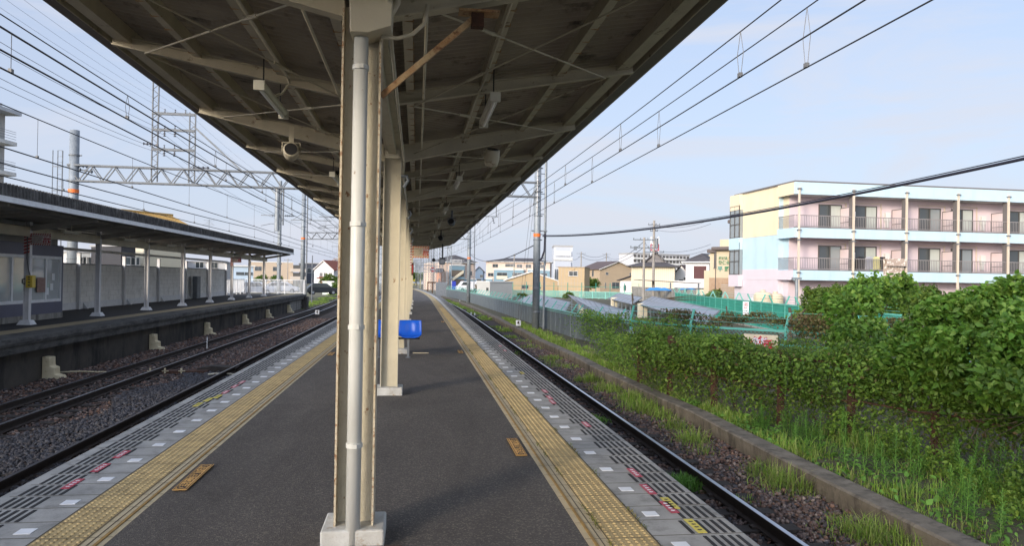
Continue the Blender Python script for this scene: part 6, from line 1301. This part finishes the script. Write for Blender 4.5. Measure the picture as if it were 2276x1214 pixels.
# grass
def blades(name, X_, Y_, Zb, hgt, mat, w=.0045, lean=.45, parent=None):
    n = len(X_); a = rng.uniform(0, 6.28, n); ln = rng.uniform(.1, 1, n)**1.3*lean*1.9*hgt; dx, dy = np.cos(a)*ln, np.sin(a)*ln; wx, wy = -np.sin(a+rng.normal(size=n)*.5), np.cos(a+rng.normal(size=n)*.5); ww = w*(1+np.clip((Y_-9)/14, 0, 3))
    def L_(t, k): return np.stack([X_+dx*t**1.8, Y_+dy*t**1.8, Zb+hgt*t*(1-.25*t*ln/(hgt+1e-6))], 1)+np.stack([wx*ww*k, wy*ww*k, np.zeros(n)], 1)
    V = np.stack([L_(0,-.6), L_(0,.6), L_(.45,1.), L_(.45,-1.), L_(.8,.6), L_(.8,-.6), L_(1.,0)], 1).reshape(-1, 3); i = np.arange(n)[:, None]*7
    Fq = np.concatenate([i+np.array([[0,1,2,3]]), i+np.array([[3,2,4,5]]), i+np.array([[5,4,6,6]])])
    tri = np.concatenate([i+np.array([[0,1,2]]), i+np.array([[0,2,3]]), i+np.array([[3,2,4]]), i+np.array([[3,4,5]]), i+np.array([[5,4,6]])])
    return npmesh(name, V, tri, mat, parent)
n = 65000; Y_ = 4.6+44*rng.random(n)**1.7; fx = np.interp(Y_, [4, 7.4, 9, 11.6, 14.6, 18, 22, 45], [9.5, 9.0, 8.5, 7.5, 6.4, 6.2, 6.9, 6.7])
uu = rng.random(n); X_ = 5.92+(fx+.1-5.92)*uu; cl = nf(X_*1.7, 1)+nf(Y_*1.1, 1, 1); k = rng.random(n) < np.clip(.55+.5*cl, .08, 1); X_, Y_, uu, cl = X_[k], Y_[k], uu[k], cl[k]
tag(blades('grass', X_-np.where(Y_ > 20, .2, 0), Y_, np.full(len(X_), -1.1), (.06+.27*rng.random(len(X_))**1.6*np.clip(.6+.7*cl, .15, 1.4)), m_grass), kind='stuff')
def tufts(cs, name='grass_tufts'):
    Xs = []; Ys = []; Hs = []
    for (x, y, r, h, n) in cs:
        q = rng.normal(size=(n, 2))*r*.5; Xs.append(x+q[:, 0]); Ys.append(y+q[:, 1]*1.4); Hs.append(h*rng.uniform(.15, 1.1, n)*np.exp(-.8*(q**2).sum(1)/(r*r)))
    X_, Y_, H_ = map(np.concatenate, (Xs, Ys, Hs)); return blades(name, X_, Y_, np.full(len(X_), -1.26), H_+.02, m_grass, lean=.75)
cs = []
for (px, py, r, h, n) in ((1740,1085,.35,.34,700), (1700,1060,.25,.3,350), (1790,1095,.2,.28,260), (1540,985,.28,.32,500), (1500,955,.25,.3,350), (1430,915,.4,.36,900), (1400,895,.35,.33,700), (1350,870,.35,.32,700), (1310,850,.35,.3,700), (1330,940,.2,.18,180), (1230,800,.3,.2,300), (1935,1205,.35,.3,800), (1990,1214,.3,.3,500), (1880,1180,.18,.2,200), (1150,790,.3,.18,200), (1560,1010,.2,.2,150), (1660,1120,.12,.12,80), (1180,775,.5,.2,300), (1470,930,.3,.25,350)):
    p = gz(px, py, -1.26); cs.append((min(p.x, 5.35), p.y, r*1.25, h*1.15, int(n*.6)))
for i in range(40): y = random.uniform(22, 95); cs.append((random.uniform(4.6, 5.3)+xo(y), y, .5, .22, 120))
for i in range(36): y = random.uniform(64, 120); cs.append((random.uniform(-11, -9.4)+xo(y), y, .9, .25, 160))
tag(tufts(cs), kind='stuff')
p = gz(1525,1085,-1.26); o = blades('weed_clump', p.x+rng.normal(size=500)*.1, p.y+rng.normal(size=500)*.13, np.full(500, -1.26), .05+.17*rng.random(500), m_gold, w=.008, lean=.9); tag(o, 'bright green weed clump growing between the slab edge and the rail', 'weed')
p = gz(1245+80,940,-1.26); o = blades('weed_clump', p.x+rng.normal(size=300)*.1, p.y+rng.normal(size=300)*.2, np.full(300, -1.26), .05+.12*rng.random(300), m_gold, w=.008, lean=.9); tag(o, 'smaller green weed clump on the near side of the right rail', 'weed')
n = 2600; yy = 3+20*rng.random(n)**1.6; sel = rng.integers(0, 2, n); cl = nf(yy*3.1)+nf(yy*1.3, 1, 2) > .15
xx = np.where(sel == 0, 1.232, 1.545)+rng.normal(size=n)*.008
tag(blades('moss', xx[cl], yy[cl], np.full(cl.sum(), .002), .012+.025*rng.random(cl.sum()), m_moss, w=.003, lean=1.2), kind='stuff')
n = 5000; yy = 4.6+14*rng.random(n)**1.4; xx = 5.92+(np.interp(yy, [4, 9, 14.6, 19], [9.2, 8.5, 6.4, 6.2])-5.92)*rng.random(n); C3 = np.stack([xx, yy, -1.08+.14*rng.random(n)**2], 1)
tag(leaves('ground_weeds', C3, .09, m_gold, None, up=1.2), kind='stuff')
n = 1500; C3 = np.stack([xx[:n], yy[:n], np.full(n, -1.075)], 1); tag(leaves('leaf_litter', C3, .06, m_leafbr, None, up=3), kind='stuff')
# goldenrod stems
def stems(cs, name='tall_weeds'):
    Cc = []; T_ = []; Ss = []; b = MB()
    for (x, y, h) in cs:
        lx, ly = random.uniform(-.06,.06), random.uniform(-.06,.06); b.tube([(x,y,-1.1), (x+lx*.4,y+ly*.4,-1.1+h*.5), (x+lx,y+ly,-1.1+h)], [.006,.005,.003], 4)
        m_ = int(h*110)
        for i in range(m_):
            u = .12+.88*i/m_; a = i*2.4; L_ = .15*(1-.6*u)+.015; Cc.append((x+lx*u, y+ly*u, -1.1+h*u)); T_.append((math.cos(a), math.sin(a), .45+.9*u*u)); Ss.append(L_)
    C_ = np.array(Cc); T_ = np.array(T_); T_ /= np.linalg.norm(T_, axis=1)[:, None]; L_ = np.array(Ss)[:, None]; s = np.cross(T_, [0,0,1.]); s /= np.linalg.norm(s, axis=1)[:, None]; dn = np.array([[0,0,-1.]])
    V = np.stack([C_, C_+T_*L_*.5+s*L_*.075, C_+T_*L_+dn*L_*.3, C_+T_*L_*.5-s*L_*.075], 1).reshape(-1, 3); Fa = np.arange(len(C_))[:, None]*4+np.array([[0,1,2,3]]); t = tag(thing(name, None, None), kind='stuff')
    npmesh('leaf', V, Fa, m_gold, t); b.build('stem', m_gold, t); return t
cs = []
for i in range(130):
    y = random.uniform(5.5, 13); f = float(np.interp(y, [4, 7.4, 9, 11.6, 14.6], [9.3, 8.9, 8.3, 7.3, 6.3])); x = random.uniform(6.15, max(6.3, f-.15)); cs.append((x, y, random.uniform(.22,.62)*(.7+.5*min(1, (x-5.9)/1.2))))
stems(cs)
bush('low dark undergrowth at the foot of the rusty fence on the right', [(2150,1060,8.7,.25), (2250,1110,8.0,.28), (2090,1030,9.3,.25), (2000,985,10.3,.3), (2270,1180,7.4,.3), (1880,950,11.6,.3), (2275,1060,8.0,.2)], .055, m_leaf, 6000, (8.3, 8.8, -1.1), 'bush', .01)
